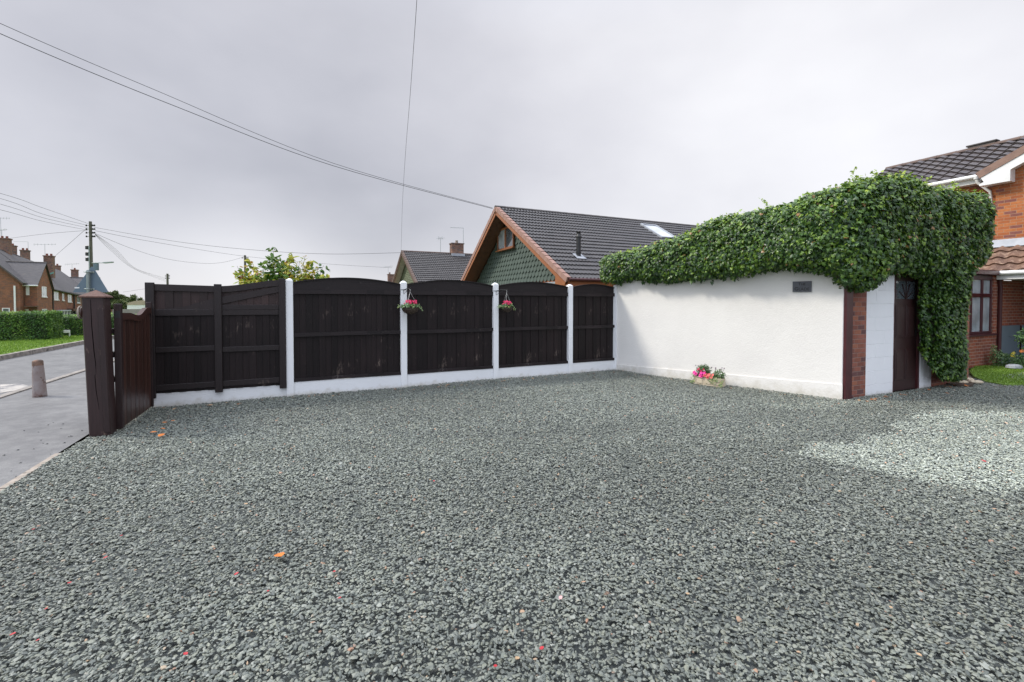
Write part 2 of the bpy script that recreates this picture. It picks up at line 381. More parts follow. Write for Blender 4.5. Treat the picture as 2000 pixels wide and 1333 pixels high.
M['terracotta'] = simple('clay', (.26, .085, .055), (.18, .07, .05), .8, 6)
M['plumblue'] = simple('grey_blue_panel', (.17, .21, .245), (.15, .185, .22), .45, 3)
M['soil'] = simple('soil', (.045, .032, .022), (.07, .05, .035), .95, 20, 30, .6)
# asphalt
def asphalt(name, c1, c2, rough, joint=False):
    m, t, b = newmat(name); v = coords(t)
    n = noise(t, v, 75, 6, .8); n2 = noise(t, v, .9, 5, .6); n3 = noise(t, v, 5, 6, .7)
    r = ramp(t, [(.3, c1), (.7, c2)], mth(t, 'ADD', mth(t, 'MULTIPLY', n, .62), mth(t, 'MULTIPLY', n2, .38)))
    mx = N(t, 'ShaderNodeMix', data_type='RGBA', blend_type='MULTIPLY'); t.links.new(ramp(t, [(.42, (.9, .9, .9)), (.60, (0, 0, 0))], n3).outputs[0], mx.inputs['Factor'])
    t.links.new(r.outputs[0], mx.inputs[6]); mx.inputs[7].default_value = (.72, .72, .74, 1)
    t.links.new(mx.outputs[2], b.inputs['Base Color'])
    rr = N(t, 'ShaderNodeMapRange'); t.links.new(n2, rr.inputs[0]); rr.inputs[3].default_value = rough-.15; rr.inputs[4].default_value = rough+.15; t.links.new(rr.outputs[0], b.inputs['Roughness'])
    bump(t, b, n, .6, .004); return m
M['asphalt'] = asphalt('footway_tarmac', (.075, .074, .074), (.25, .246, .24), .55)
M['road'] = asphalt('road_tarmac', (.10, .099, .098), (.21, .207, .203), .5)
M['kerb'] = simple('kerb_concrete', (.30, .27, .24), (.17, .155, .14), .85, 6, 40, .4, extra=((.07, .065, .055), 5, .58))
M['edging'] = simple('edging_concrete', (.36, .31, .26), (.26, .22, .18), .9, 9, 40, .4, extra=((.12, .11, .09), 14, .6))
M['bollard'] = simple('worn_painted_concrete', (.28, .245, .235), (.21, .155, .14), .8, 6, 60, .8, extra=((.12, .07, .05), 9, .57))
M['bollard_top'] = simple('stained_concrete', (.22, .13, .09), (.07, .05, .04), .85, 14, 40, .5)
M['grassbase'] = simple('turf', (.09, .16, .02), (.14, .23, .03), .9, 6, 60, .8)
M['earth'] = simple('earth', (.09, .10, .05), (.12, .12, .07), .95, .4, 3, .3)
M['gravelbed'] = simple('slate_dust', (.045, .052, .050), (.07, .078, .074), .9, 30, 60, .8)
# ------------------------------------------------------------------ key points of the plot
C0 = gp(1200, 724); N0 = gp(1647, 784)                  # inner corner and near corner of the white wall
P1 = gp(568, 775)
def along(px, py, P0, dr): q = onp(px, py, P0, dr); return (Vector((q.x, q.y, 0))-Vector((P0[0], P0[1], 0))).dot(Vector((dr[0], dr[1], 0)).normalized())
fd = (C0-P1).normalized(); FROT = math.atan2(fd.y, fd.x)
wd_ = (N0-C0).normalized(); WL = (N0-C0).length
wn_ = Vector((wd_.y, -wd_.x, 0))
if wn_.dot(-C0) < 0: wn_ = -wn_
# ------------------------------------------------------------------ ground, road, pavement, verge
def sheet(name, pts, z, mt, thick=None, kind='structure'):
    mb = MB()
    if thick: mb.prism([Vector((p[0], p[1], z-thick)) for p in pts], (0, 0, thick))
    else: mb.add([Vector((p[0], p[1], z)) for p in pts], [list(range(len(pts)))])
    o = mb.build(name, mt, base=False); tag(o, kind=kind); return o
sheet('ground', [(-900, -300), (900, -300), (900, 1200), (-900, 1200)], -0.06, M['earth'])
aB = ga(gp(172, 857)) - .02     # boundary of the drive, next to the pavement
aK = -4.40                      # near kerb
aR = -7.45                      # far kerb
NEARB, FARB = -12, 120
def strip(a0, a1, b0=NEARB, b1=FARB): return [G(a0, b0), G(a1, b0), G(a1, b1), G(a0, b1)]
sheet('pavement', strip(aK, aB-.05), 0.0, M['asphalt'])
sheet('road', strip(aR, aK-.02), -0.03, M['road'])
# side road beyond the second hedge joins from the left
def edge_row(name, a0, a1, b0, b1, step, ztop, zbot, mt, jitter=.004):
    mb = MB(); b = b0
    while b < b1:
        e = min(b+step-.008, b1); dz = random.uniform(-jitter, jitter)
        q = [G(a0+random.uniform(-jitter, jitter), b), G(a1, b), G(a1, e), G(a0+random.uniform(-jitter, jitter), e)]
        mb.prism([Vector((p.x, p.y, zbot)) for p in q], (0, 0, ztop+dz-zbot)); b += step
    o = mb.build(name, mt, base=False); tag(o, kind='structure'); return o
edge_row('edging_strip', aB-.055, aB, -3, 6.2, .914, .012, -.05, M['edging'])
edge_row('kerb', aK-.125, aK, NEARB, 60, .914, .022, -.06, M['kerb'], .006)
edge_row('kerb', aR-.14, aR, NEARB, 60, .914, .10, -.06, M['kerb'], .004)
sheet('verge', strip(-60, aR-.14), 0.10, M['grassbase'])
q = []; rr_ = random.Random(4)
for k in range(90): q.append(G(aK-.02+.02, 2+k*.22))
for k in range(89, -1, -1): q.append(G(aK-.15-rr_.uniform(.0, .09), 2+k*.22))
sheet('gutter_silt', [(p.x-.0, p.y) for p in [G(aK-.13, 2+k*.22) for k in range(90)]+q[90:]], -.022, simple('damp_silt', (.11, .085, .06), (.06, .055, .048), .95, 5, 40, .5, extra=((.24, .20, .15), 4, .56)))
# worn concrete patch and gully by the dropped kerb
q = [gp(0, 752, -.03), gp(40, 750, -.03), gp(62, 757, -.03), gp(40, 762, -.03), gp(0, 768, -.03)]
sheet('road_patch', [(p.x, p.y) for p in q], -.026, simple('pale_concrete', (.42, .39, .35), (.25, .24, .23), .9, 6, 30, .3, extra=((.16, .155, .16), 3, .52)))
# gravel bed
gb_fence = gb(P1)
bedpts = [G(aB, -6), G(aB, gb(gp(306, 797))+.15), P1+bv*.1, C0+bv*.1, C0+fv*.3, N0+fv*.3, N0+fv*6+bv*.2, G(ga(N0)+9, gb(N0)+.3), G(ga(N0)+9, -6)]
sheet('gravel_bed', [(p.x, p.y) for p in bedpts], -.004, M['gravelbed'])
def stones():
    ico = []
    ph = (1+5**.5)/2
    for a, b in ((1, ph), (-1, ph), (1, -ph), (-1, -ph)): ico += [(0, a, b), (a, b, 0), (b, 0, a)]
    ico = np.array(ico, float); ico /= np.linalg.norm(ico[0])
    # hull faces of the icosahedron
    fs = []
    for i in range(12):
        for j in range(i+1, 12):
            for k in range(j+1, 12):
                d = [np.linalg.norm(ico[i]-ico[j]), np.linalg.norm(ico[j]-ico[k]), np.linalg.norm(ico[i]-ico[k])]
                if max(d) < 1.06:
                    n = np.cross(ico[j]-ico[i], ico[k]-ico[i]); fs.append((i, j, k) if n.dot(ico[i]) > 0 else (i, k, j))
    icoF = np.array(fs)
    octv = np.array([(1, 0, 0), (0, 1, 0), (-1, 0, 0), (0, -1, 0), (.1, .1, 1), (0, 0, -1)], float)
    octF = np.array([(0, 1, 4), (1, 2, 4), (2, 3, 4), (3, 0, 4), (1, 0, 5), (2, 1, 5), (3, 2, 5), (0, 3, 5)])
    tri_a, tri_b = N0, N0 + fv*9
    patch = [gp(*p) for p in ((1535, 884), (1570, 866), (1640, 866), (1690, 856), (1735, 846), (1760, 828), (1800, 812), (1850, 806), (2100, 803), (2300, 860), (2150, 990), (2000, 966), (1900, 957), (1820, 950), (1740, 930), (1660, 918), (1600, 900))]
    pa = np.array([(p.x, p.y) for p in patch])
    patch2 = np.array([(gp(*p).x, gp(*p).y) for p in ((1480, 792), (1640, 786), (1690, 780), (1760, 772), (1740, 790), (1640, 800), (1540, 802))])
    def inside(X, Y, poly):
        c = np.zeros(len(X), bool); n = len(poly)
        for i in range(n):
            x0, y0 = poly[i]; x1, y1 = poly[(i+1) % n]
            c ^= ((y0 > Y) != (y1 > Y)) & (X < (x1-x0)*(Y-y0)/(y1-y0+1e-12)+x0)
        return c
    def wob(X, Y, s, k):
        r = np.random.default_rng(k); o = 0
        for i in range(6):
            a = r.uniform(0, 2*np.pi); q = s*r.uniform(.5, 2.0); o = o + np.sin((X*np.cos(a)+Y*np.sin(a))*q + r.uniform(0, 6.28))
        return o/6
    def field(y0, y1, dens, V0, F0, smin, smax, flat):
        area = 0.5*(3.5*y1+3.5*y0+3)*(y1-y0); n = int(area*dens)
        Y = rng.uniform(y0, y1, n); u = rng.uniform(0, 1, n); keep = rng.uniform(0, 1, n) < (3.5*Y+1.5)/(3.5*y1+1.5)
        Y = Y[keep]; u = u[keep]; X = -(1.35*Y+.5) + u*(3.5*Y+1.5)
        n_fill = len(Y)
        a = X*fv.x+Y*fv.y; b = X*bv.x+Y*bv.y
        fe = (X-P1.x)*(-fd.y)+(Y-P1.y)*fd.x                # >0 beyond the fence
        we = (X-C0.x)*wn_.x+(Y-C0.y)*wn_.y                 # >0 in front of the white wall
        ok = (a > aB+.015) & (fe < -.005)
        front_ret = b < gb(N0)-.01
        ok &= (we > .02) | front_ret
        # drive goes on to the lawn edge at the far right
        ok &= ~((b >= gb(N0)-.01) & (we <= .02) )
        X, Y = X[ok], Y[ok]; n = len(X)
        T = len(V0); nv = 14
        var = V0[None]*(1+rng.uniform(-.38, .38, (nv, T, 3)))
        pick = rng.integers(0, nv, n)
        base = var[pick]
        sz = rng.lognormal(np.log((smin*smax)**.5), .28, n); sz = np.clip(sz, smin*.7, smax*1.4)
        sc = np.stack([sz, sz*rng.uniform(.5, .9, n), sz*rng.uniform(flat*.6, flat*1.5, n)], 1)[:, None]
        P = base*sc
        tilt = np.abs(rng.normal(0, .36, n)); td = rng.uniform(0, 2*np.pi, n); yaw = rng.uniform(0, 2*np.pi, n)
        def rot(P, ang, ax):
            c, s = np.cos(ang)[:, None], np.sin(ang)[:, None]; i, j = ax; Q = P.copy()
            Q[..., i] = P[..., i]*c-P[..., j]*s; Q[..., j] = P[..., i]*s+P[..., j]*c; return Q
        P = rot(P, yaw, (0, 1)); P = rot(P, tilt, (1, 2)); P = rot(P, td, (0, 1))
        hgt = .012*wob(X, Y, 3.0, 3)+.014*wob(X, Y, .8, 5)+.014*wob(X*.35+Y*.2, Y*1.6-X*.25, 2.6, 24)
        z = rng.uniform(-.004, .015, n)+hgt+.012
        P[..., 0] += X[:, None]; P[..., 1] += Y[:, None]; P[..., 2] += z[:, None]
        jx, jy = X+.16*wob(X, Y, 9, 11)+rng.normal(0, .05, n), Y+.16*wob(X, Y, 9, 12)+rng.normal(0, .05, n)
        br = .90+.045*np.clip(Y-1.5, 0, 6)+.20*wob(X*.6, Y*1.3, .9, 21)+.24*wob(X*.35+Y*.2, Y*1.6-X*.25, 2.6, 24)+.07*wob(X, Y, 4, 22)  # damp and track bands vary; sheen and sunlight painted in, paler with distance
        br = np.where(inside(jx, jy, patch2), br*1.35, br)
        br = np.where(inside(jx, jy, pa), br*1.9, br)  # stones paler inside the patch outline
        rv = rng.uniform(0, 1, n)
        FF = (F0[None]+(np.arange(n)*T)[:, None, None]).reshape(-1, 3)
        return P.reshape(-1, 3), FF, np.repeat(rv, T), np.repeat(br, T)
    parts = [field(1.2, 3.4, 8600, ico, icoF, .0066, .0126, .29), field(3.4, 5.2, 6200, ico, icoF, .0074, .0126, .31), field(5.2, 11.2, 5200, octv, octF, .0082, .0138, .40)]
    V = []; FA = []; Rr = []; B = []; off = 0
    for a, b, c, d in parts: V.append(a); FA.append(b+off); Rr.append(c); B.append(d); off += len(a)
    m = attr_mat('slate_chippings', [(0, (.085, .095, .085)), (.25, (.132, .147, .130)), (.5, (.168, .185, .157)), (.72, (.198, .210, .165)), (.93, (.225, .238, .205)), (.990, (.29, .305, .27)), (.992, (.40, .29, .18)), (.996, (.32, .18, .12)), (1.0, (.20, .17, .13))], .55, .5, mult='damp_and_sheen', bsc=120)
    o = build_np('gravel', np.concatenate(V), np.concatenate(FA), m, attrs={'rnd': np.concatenate(Rr), 'damp_and_sheen': np.concatenate(B)}, base=False)
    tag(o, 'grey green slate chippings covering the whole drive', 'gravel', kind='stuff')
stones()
# loose chippings kicked onto the pavement
mb = MB()
for px, py in ((92, 868), (80, 861), (119, 838), (94, 831), (123, 829), (168, 845), (110, 892), (84, 867), (31, 932), (12, 950), (104, 826), (138, 853), (40, 905), (160, 842), (47, 842), (134, 854), (22, 921), (66, 878), (141, 853), (60, 918), (99, 888), (126, 866), (8, 890), (35, 880), (75, 845)):
    p = gp(px, py); q = Matrix.Translation(p+Vector((0, 0, .005))) @ Matrix.Rotation(random.uniform(0, 6), 4, 'Z'); s_ = random.uniform(.008, .016)
    mb.add([q @ Vector(v) for v in ((s_, 0, 0), (0, s_*.7, -.003), (-s_, 0, 0), (0, -s_*.7, 0), (0, 0, s_*.45))], [(0, 1, 4), (1, 2, 4), (2, 3, 4), (3, 0, 4)])
tag(mb.build('loose_chippings', simple('slate_chip', (.05, .055, .055), None, .6, 8), base=False), 'dark slate chippings strewn over the grey pavement', 'gravel', kind='stuff')
# ------------------------------------------------------------------ leaf meshes
IVY = (np.array([(0, 0, 0), (.30, -.10, .02), (.50, .16, -.05), (.27, .34, .02), (.36, .62, -.05), (.13, .66, .03), (0, 1.05, -.10), (-.13, .66, .03), (-.36, .62, -.05), (-.27, .34, .02), (-.50, .16, -.05), (-.30, -.10, .02), (0, .36, .07)]),
       np.array([(i, i+1, 12) for i in range(11)]+[(11, 0, 12)]))
OVAL = (np.array([(0, 0, 0), (.24, .3, -.05), (.22, .68, -.05), (0, 1, -.12), (-.22, .68, -.05), (-.24, .3, -.05), (0, .5, .05)]), np.array([(0, 1, 6), (1, 2, 6), (2, 3, 6), (3, 4, 6), (4, 5, 6), (5, 0, 6)]))
DIA = (np.array([(0, 0, 0), (.3, .5, .05), (0, 1, 0), (-.3, .5, .05)]), np.array([(0, 1, 2), (0, 2, 3)]))
def leafset(P, Nn, size, tmpl, jit=.5, droop=1.0, r=rng, shade=None, swirl=.6):
    """P points, Nn outward normals -> arrays of leaf triangles"""
    n = len(P); Nn = Nn + r.normal(0, jit, (n, 3)); Nn /= np.linalg.norm(Nn, axis=1)[:, None]+1e-9
    d = np.stack([r.normal(0, swirl, n), r.normal(0, swirl, n), -droop*np.ones(n)+r.normal(0, swirl, n)], 1)
    d -= Nn*(d*Nn).sum(1)[:, None]; d /= np.linalg.norm(d, axis=1)[:, None]+1e-9
    x = np.cross(d, Nn); T, Fc = tmpl; sz = size*r.uniform(.65, 1.25, n)
    V = P[:, None] + (x[:, None]*T[None, :, 0:1] + d[:, None]*T[None, :, 1:2] + Nn[:, None]*T[None, :, 2:3])*sz[:, None, None]
    Fa = (Fc[None]+(np.arange(n)*len(T))[:, None, None]).reshape(-1, 3)
    rv = np.repeat(r.uniform(0, 1, n) if shade is None else shade, len(T))
    return V.reshape(-1, 3), Fa, rv
def cat(sets):
    V = []; Fa = []; Rv = []; o = 0
    for a, b, c in sets: V.append(a); Fa.append(b+o); Rv.append(c); o += len(a)
    return np.concatenate(V), np.concatenate(Fa), np.concatenate(Rv)
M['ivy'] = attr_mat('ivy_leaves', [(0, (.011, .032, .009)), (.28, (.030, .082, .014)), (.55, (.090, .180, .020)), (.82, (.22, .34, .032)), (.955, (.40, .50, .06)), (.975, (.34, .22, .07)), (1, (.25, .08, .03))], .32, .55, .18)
M['ivycore'] = simple('ivy_dark_core', (.012, .022, .008), (.03, .03, .015), .9, 8)
M['hedge'] = attr_mat('hedge_leaves', [(0, (.02, .06, .010)), (.4, (.05, .13, .018)), (.8, (.13, .24, .03)), (1, (.24, .34, .05))], .5, .4, .15)
M['hedgecore'] = simple('hedge_twigs', (.02, .035, .01), (.03, .04, .015), .9, 5)
M['fruitleaf'] = attr_mat('yellowing_leaves', [(0, (.05, .12, .02)), (.35, (.11, .22, .03)), (.55, (.30, .36, .04)), (.8, (.55, .46, .05)), (.95, (.50, .32, .05)), (1, (.30, .13, .04))], .45, .4, .3)
M['bark'] = simple('bark', (.10, .075, .05), (.06, .045, .03), .9, 8, 20, .6)
M['grass'] = attr_mat('grass_blades', [(0, (.08, .15, .015)), (.5, (.15, .27, .03)), (1, (.27, .38, .06))], .6, .3, .25)
M['treefar'] = attr_mat('tree_leaves', [(0, (.05, .075, .025)), (.6, (.11, .145, .05)), (1, (.20, .22, .08))], .6, .3, .15)
# ------------------------------------------------------------------ fence
FZ = .24
def fence_len(px, py): return along(px, py, P1, fd)
post_s = [fence_len(*p) for p in ((567, 775), (788.5, 757), (967, 744), (1112, 731))]
post_names = ['white concrete fence post between the braced dark panel and the widest arched panel',
              'white concrete fence post carrying the fuller hanging basket',
              'white concrete fence post with the smaller hanging basket beside it',
              'white concrete fence post without a basket between two arched panels']
FEN = thing('fence', 'dark brown arched panel fence with white concrete posts and gravel boards beside the drive', 'fence', P1, FROT)
def fpost(s, label):
    mb = MB(); w = .056; h = 1.93
    mb.box(-w, w, -w, w, -.02, h, bev=.006)
    t = mb.build('post', M['paint'], FEN); t.location = (s, 0, 0)
    cp_ = MB(); cp_.add([(-w, -w, h+.001), (w, -w, h+.001), (w, w, h+.001), (-w, w, h+.001), (-.012, -.012, h+.035), (.012, -.012, h+.035), (.012, .012, h+.035), (-.012, .012, h+.035)],
                        [(0, 1, 5, 4), (1, 2, 6, 5), (2, 3, 7, 6), (3, 0, 4, 7), (4, 5, 6, 7), (3, 2, 1, 0)])
    cp_.build('cap', M['paint'], t)
    return t
for s, l in zip(post_s, post_names): fpost(s, l)
ends = post_s[1:] + [fence_len(1199, 724)]
plabels = ['dark brown arched fence panel, widest one, left of the fuller hanging basket',
           'dark brown arched fence panel between the two hanging baskets',
           'dark brown arched fence panel directly right of the smaller hanging basket',
           'narrow dark brown arched fence panel against the white wall']
glabels = ['white gravel board under the widest arched panel', 'white gravel board between the two basket posts',
           'white gravel board right of the smaller hanging basket', 'short white gravel board meeting the white wall']
for i in range(4):
    a, b = post_s[i]+.056, ends[i]-(.056 if i < 3 else 0); L = b-a
    gbm = MB(); nseg = max(2, int(L/.12))
    top = [(L*k/nseg, FZ+random.uniform(-.004, .004)) for k in range(nseg+1)]
    gbm.prism([Vector((x, -.024, z)) for x, z in ([(0, -.03), (L, -.03)]+top[::-1])], (0, .048, 0))
    go = gbm.build('gravel_board', M['paint'], FEN); go.location = (a, 0, 0)
    zr = 1.78-FZ; rise = .095*(1 if i < 3 else .8)
    bm_ = MB(); x = 0.0; k = 0
    while x < L-.01:
        wv = random.uniform(.088, .105); e = min(L-.001, x+wv); y = .004+(.006 if k % 2 else 0)+random.uniform(-.001, .001)
        y = .004+(.0115 if k % 2 else 0)+random.uniform(-.0006, .0006); o1 = .012 if k % 2 else -.001
        bm_.box(max(.001, x-o1), min(L-.001, e+o1), y, y+.0105, .012+random.uniform(0, .006), zr-.03, bev=.0015); x = e; k += 1
    t = bm_.build('panel', M['fence'], FEN); t.location = (a, 0, FZ+.003)
    r_ = MB()
    for nm, z0, z1 in (('rail', .0, .055), ('rail', 1.02-FZ-.03, 1.02-FZ+.035), ('rail', zr-.075, zr)):
        r = MB()
        y1 = .0035; sag = random.uniform(-.006, .006)
        for q in range(6):
            xa, xb = L*q/6, L*(q+1)/6; s0 = sag*math.sin(math.pi*q/6); s1 = sag*math.sin(math.pi*(q+1)/6)
            r.add([(xa, -.034, z0+s0), (xb, -.034, z0+s1), (xb, y1, z0+s1), (xa, y1, z0+s0), (xa, -.034, z1+s0), (xb, -.034, z1+s1), (xb, y1, z1+s1), (xa, y1, z1+s0)],
                  [(0, 1, 5, 4), (4, 5, 6, 7), (1, 0, 3, 2), (2, 3, 7, 6)] + ([(0, 4, 7, 3)] if q == 0 else []) + ([(1, 2, 6, 5)] if q == 5 else []))
        r.build(nm, M['fence_h'], t)
    ar = MB(); n = 18; prof = [(L*q/n, zr+.105+rise*math.sin(math.pi*q/n)**.85) for q in range(n+1)]
    ar.prism([Vector((x, -.006, z)) for x, z in [(.001, zr-.04), (L-.001, zr-.04)]+prof[::-1]], (0, .02, 0)); ar.build('arched_top', M['fence_h'], t)
    cpb = MB()
    for (x0, z0), (x1, z1) in zip(prof[:-1], prof[1:]):
        cpb.add([(x0, -.03, z0+.001), (x1, -.03, z1+.001), (x1, .03, z1+.001), (x0, .03, z0+.001), (x0, -.03, z0+.018), (x1, -.03, z1+.018), (x1, .03, z1+.018), (x0, .03, z0+.018)],
                [(0, 1, 5, 4), (4, 5, 6, 7), (3, 2, 1, 0), (2, 3, 7, 6)])
    cpb.build('capping', M['fence_h'], t)
# braced gate-like panel at the left end
GL = -fence_len(306, 797); 
gbm = MB(); nseg = 14
top = [(GL*k/nseg, FZ-.01+random.uniform(-.006, .006)) for k in range(nseg+1)]
gbm.prism([Vector((x, -.024, z)) for x, z in ([(-.06, -.03), (GL-.057, -.03), (GL-.057, FZ-.01)]+[p for p in top[::-1] if p[0] < GL-.1][:-1]+[(-.06, FZ-.01)])], (0, .048, 0))
go = gbm.build('gravel_board', M['paint'], FEN); go.location = (-GL, 0, 0)
x0, x1, xm = -.10, GL-.062, .80
def gtop(x):
    if x < xm: return 1.845-.02*(x-x0)/(xm-x0)
    u = (x-xm)/(x1-xm); return 1.825+.115*(3*u*u-2*u**3)
mb = MB(); x = x0+.02; k = 0
while x < x1-.01:
    e = min(x1-.01, x+random.uniform(.095, .115)); y = -.040+(.006 if k % 2 else 0)
    o1 = -.001 if k % 2 == 0 else .012; mb.box(x-o1, e+o1, y+(.006 if k % 2 else 0), y+.0115+(.006 if k % 2 else 0), 1.452, gtop((x+e)/2)-.02, bev=.0015); x = e; k += 1
UB = mb
mb = MB(); x = x0+.02; k = 0
while x < x1-.01:
    e = min(x1-.01, x+random.uniform(.082, .1)); y = -.040+(.006 if k % 2 else 0)
    o1 = -.001 if k % 2 == 0 else .012; mb.box(x-o1, e+o1, y+(.006 if k % 2 else 0), y+.0115+(.006 if k % 2 else 0), FZ-.03, 1.450, bev=.0015); x = e; k += 1
t = mb.build('panel', M['fence'], FEN); t.location = (-GL, 0, 0); t['label'] = 'framed panel with diagonal brace'; UB.build('upper_boards', M['panelred'], t)
yf, yb = -.075, -.043
for (a, b, z0, z1) in ((x0+.11, xm-.05, 1.365, 1.462), (xm+.05, x1-.10, 1.365, 1.449), (xm+.05, x1-.10, 1.4495, 1.53), (x0+.11, xm-.05, .82, .90), (xm+.05, x1-.10, .79, .87), (x0+.11, xm-.05, .255, .34), (xm+.05, x1-.10, .255, .34)):
    r = MB(); r.box(a, b, yf+.014, yb, z0, z1, bev=.004); r.build('rail', M['frame'], t)
for xa, xb in ((x0+.11, xm-.05), (xm+.05, x1-.10)):
    r = MB(); n = 10
    pr = [(xa+(xb-xa)*q/n) for q in range(n+1)]
    r.prism([Vector((x, yf+.012, gtop(x)-.004)) for x in pr]+[Vector((x, yf+.012, gtop(x)-.10)) for x in pr[::-1]], (0, .030, 0)); r.build('rail', M['frame'], t)
r = MB(); r.prism([Vector((xm+.05, yf+.018, 1.545)), Vector((x1-.10, yf+.018, 1.735)), Vector((x1-.10, yf+.018, 1.83)), Vector((xm+.05, yf+.018, 1.655))], (0, .022, 0)); r.build('brace', M['frame'], t)
r = MB(); r.prism([Vector((x0+.16, yf+.018, 1.463)), Vector((xm-.05, yf+.018, 1.463)), Vector((xm-.05, yf+.018, 1.63)), Vector((x0+.45, yf+.018, 1.50))], (0, .022, 0)); r.build('brace', M['frame'], t)
for xa, xb, zb, zt in ((x0, x0+.11, .15, 1.86), (xm-.05, xm+.05, .17, 1.85), (x1-.10, x1, .16, 1.955)):
    r = MB(); r.box(xa, xb, yf-.012, yb, zb, zt, bev=.005); r.build('upright', M['frame'], t)
# ------------------------------------------------------------------ gatepost, gate
Q = gp(190, 857); Q = G(ga(gp(172, 857)), gb(gp(172, 857)))
t = thing('gatepost', 'thick dark brown square timber gatepost with pyramid cap at pavement edge', 'gatepost', Q+fv*.105+bv*.105, ALPHA)
h = 1.62; wb, wt = .100, .103
mb = MB(); n = 14
lv = [0, .25, .6, 1.0, 1.3, h]
LEAN = inv(t).to_3x3() @ Vector((-.055, 0, 0)); ring = []
for z in lv:
    w_ = wb+(wt-wb)*z/h; c = .012
    ring.append([(-w_+c, -w_, z), (w_-c, -w_, z), (w_, -w_+c, z), (w_, w_-c, z), (w_-c, w_, z), (-w_+c, w_, z), (-w_, w_-c, z), (-w_, -w_+c, z)])
ring = [[tuple(Vector(p)+LEAN*p[2]/h) for p in r] for r in ring]
mb.add([p for r in ring for p in r], [[i*8+j, i*8+(j+1) % 8, (i+1)*8+(j+1) % 8, (i+1)*8+j] for i in range(len(lv)-1) for j in range(8)]+[[40+j for j in range(8)]])
shaft = mb.build('shaft', M['gatepost'], t)
# long drying crack: a thin dark groove piece set into the front face
cr = MB(); pts = [(-.018, 1.60), (-.020, 1.3), (-.012, 1.0), (-.003, .85), (-.004, .74), (-.016, .72), (-.012, .55), (.006, .32)]
wid = [.002, .0035, .004, .003, .001, .0025, .003, .001]
fr = [Vector((x-w2, -(wb+(wt-wb)*z/h)-.0012, z)) for (x, z), w2 in zip(pts, wid)]; fl = [Vector((x+w2, -(wb+(wt-wb)*z/h)-.0012, z)) for (x, z), w2 in zip(pts, wid)]
fr = [p+LEAN*p.z/h for p in fr]; fl = [p+LEAN*p.z/h for p in fl]
cr.add(fr+fl, [[i, i+8, i+9, i+1] for i in range(7)]); cr.build('crack', simple('dark_crack', (.003, .002, .002), None, 1.0, spec=0), shaft)
bd = MB(); bd.box(.040, .097, -.114, -.099, .05, 1.50, bev=.003); bd.v = [tuple(Vector(p)+LEAN*p[2]/h) for p in bd.v]; bd.build('batten', M['gatepost'], t)
cpb = MB(); o_ = wt+.020
cpb.add([(-o_, -o_, h+.001), (o_, -o_, h+.001), (o_, o_, h+.001), (-o_, o_, h+.001), (-o_, -o_, h+.016), (o_, -o_, h+.016), (o_, o_, h+.016), (-o_, o_, h+.016), (0, 0, h+.092)],
        [(3, 2, 1, 0), (0, 1, 5, 4), (1, 2, 6, 5), (2, 3, 7, 6), (3, 0, 4, 7), (4, 5, 8), (5, 6, 8), (6, 7, 8), (7, 4, 8)]); cpb.v = [tuple(Vector(p)+LEAN) for p in cpb.v]; cpb.build('cap', M['capwood'], t)
kn = MB(); kn.lathe([(0, 0), (.045, .0), (.068, .008), (.070, .022), (.055, .03), (.02, .032), (0, .032)], 24, Matrix.Translation(Vector((-wt-.001, -.02, 1.45))+LEAN*.89) @ Matrix.Rotation(R(-90), 4, 'Y')); kn.build('round_boss', M['gatered'], t)
kr = MB(); kr.lathe([(.060, .030), (.074, .028), (.078, .040), (.072, .046), (.060, .044)], 24, Matrix.Translation(Vector((-wt-.001, -.02, 1.45))+LEAN*.89) @ Matrix.Rotation(R(-90), 4, 'Y')); kr.build('ring', M['edging'], t)
# gate leaf runs away from the post along the boundary
g0 = gp(236, 843); a_g, b_g = ga(g0), gb(g0); b_e = gb(gp(305, 797))
GW = b_e-b_g-.02
GAP = b_g-(gb(Q)+.105+.112)-.004
t = thing('wooden_gate', 'red brown boarded timber gate with dipped top rail beside its post', 'gate', G(a_g, b_g), ALPHA+R(90))
# local x runs away from camera, local y to the left (pavement side)
mb = MB(); x = .07; k = 0
def gz(x):
    u = x/GW
    if u < .30: return 1.44-.01*u/.30
    if u < .55: return 1.43-.035*math.sin((u-.30)/.25*math.pi/2)
    if u < .85: return 1.395+.095*(1-math.cos((u-.55)/.30*math.pi))/2
    return 1.49
while x < GW-.05:
    e = min(GW-.045, x+.085); mb.box(x+.001, e-.0005, .004+(.002 if k % 2 else 0), .022, .03, gz((x+e)/2)-.05, bev=.002); x = e; k += 1
mb.build('boards', M['gatered'], t)
r = MB(); n = 24; xs = [.07+(GW-.12)*q/n for q in range(n+1)]
r.prism([Vector((x, -.016, gz(x))) for x in xs]+[Vector((x, -.016, gz(x)-.085)) for x in xs[::-1]], (0, .055, 0)); r.build('top_rail', M['gatered'], t)
for xa, xb, zt, nm in ((0, .07, 1.55, 'stile'), (GW-.05, GW, 1.57, 'stile')):
    r = MB(); r.box(xa, xb, -.020, .050, .03, zt, bev=.006); r.build(nm, M['gatepost'], t)
for z0, z1 in ((1.19, 1.25), (.90, .97), (.60, .67), (.27, .35), (.12, .19)):
    r = MB(); r.box(-GAP, GW-.055, .051, .088, z0, z1, bev=.004); r.build('rail', M['frame'], t)
r = MB(); r.box(-GAP, -.001, -.008, .032, 1.385, 1.455, bev=.004); r.build('hinge', M['black'], t)
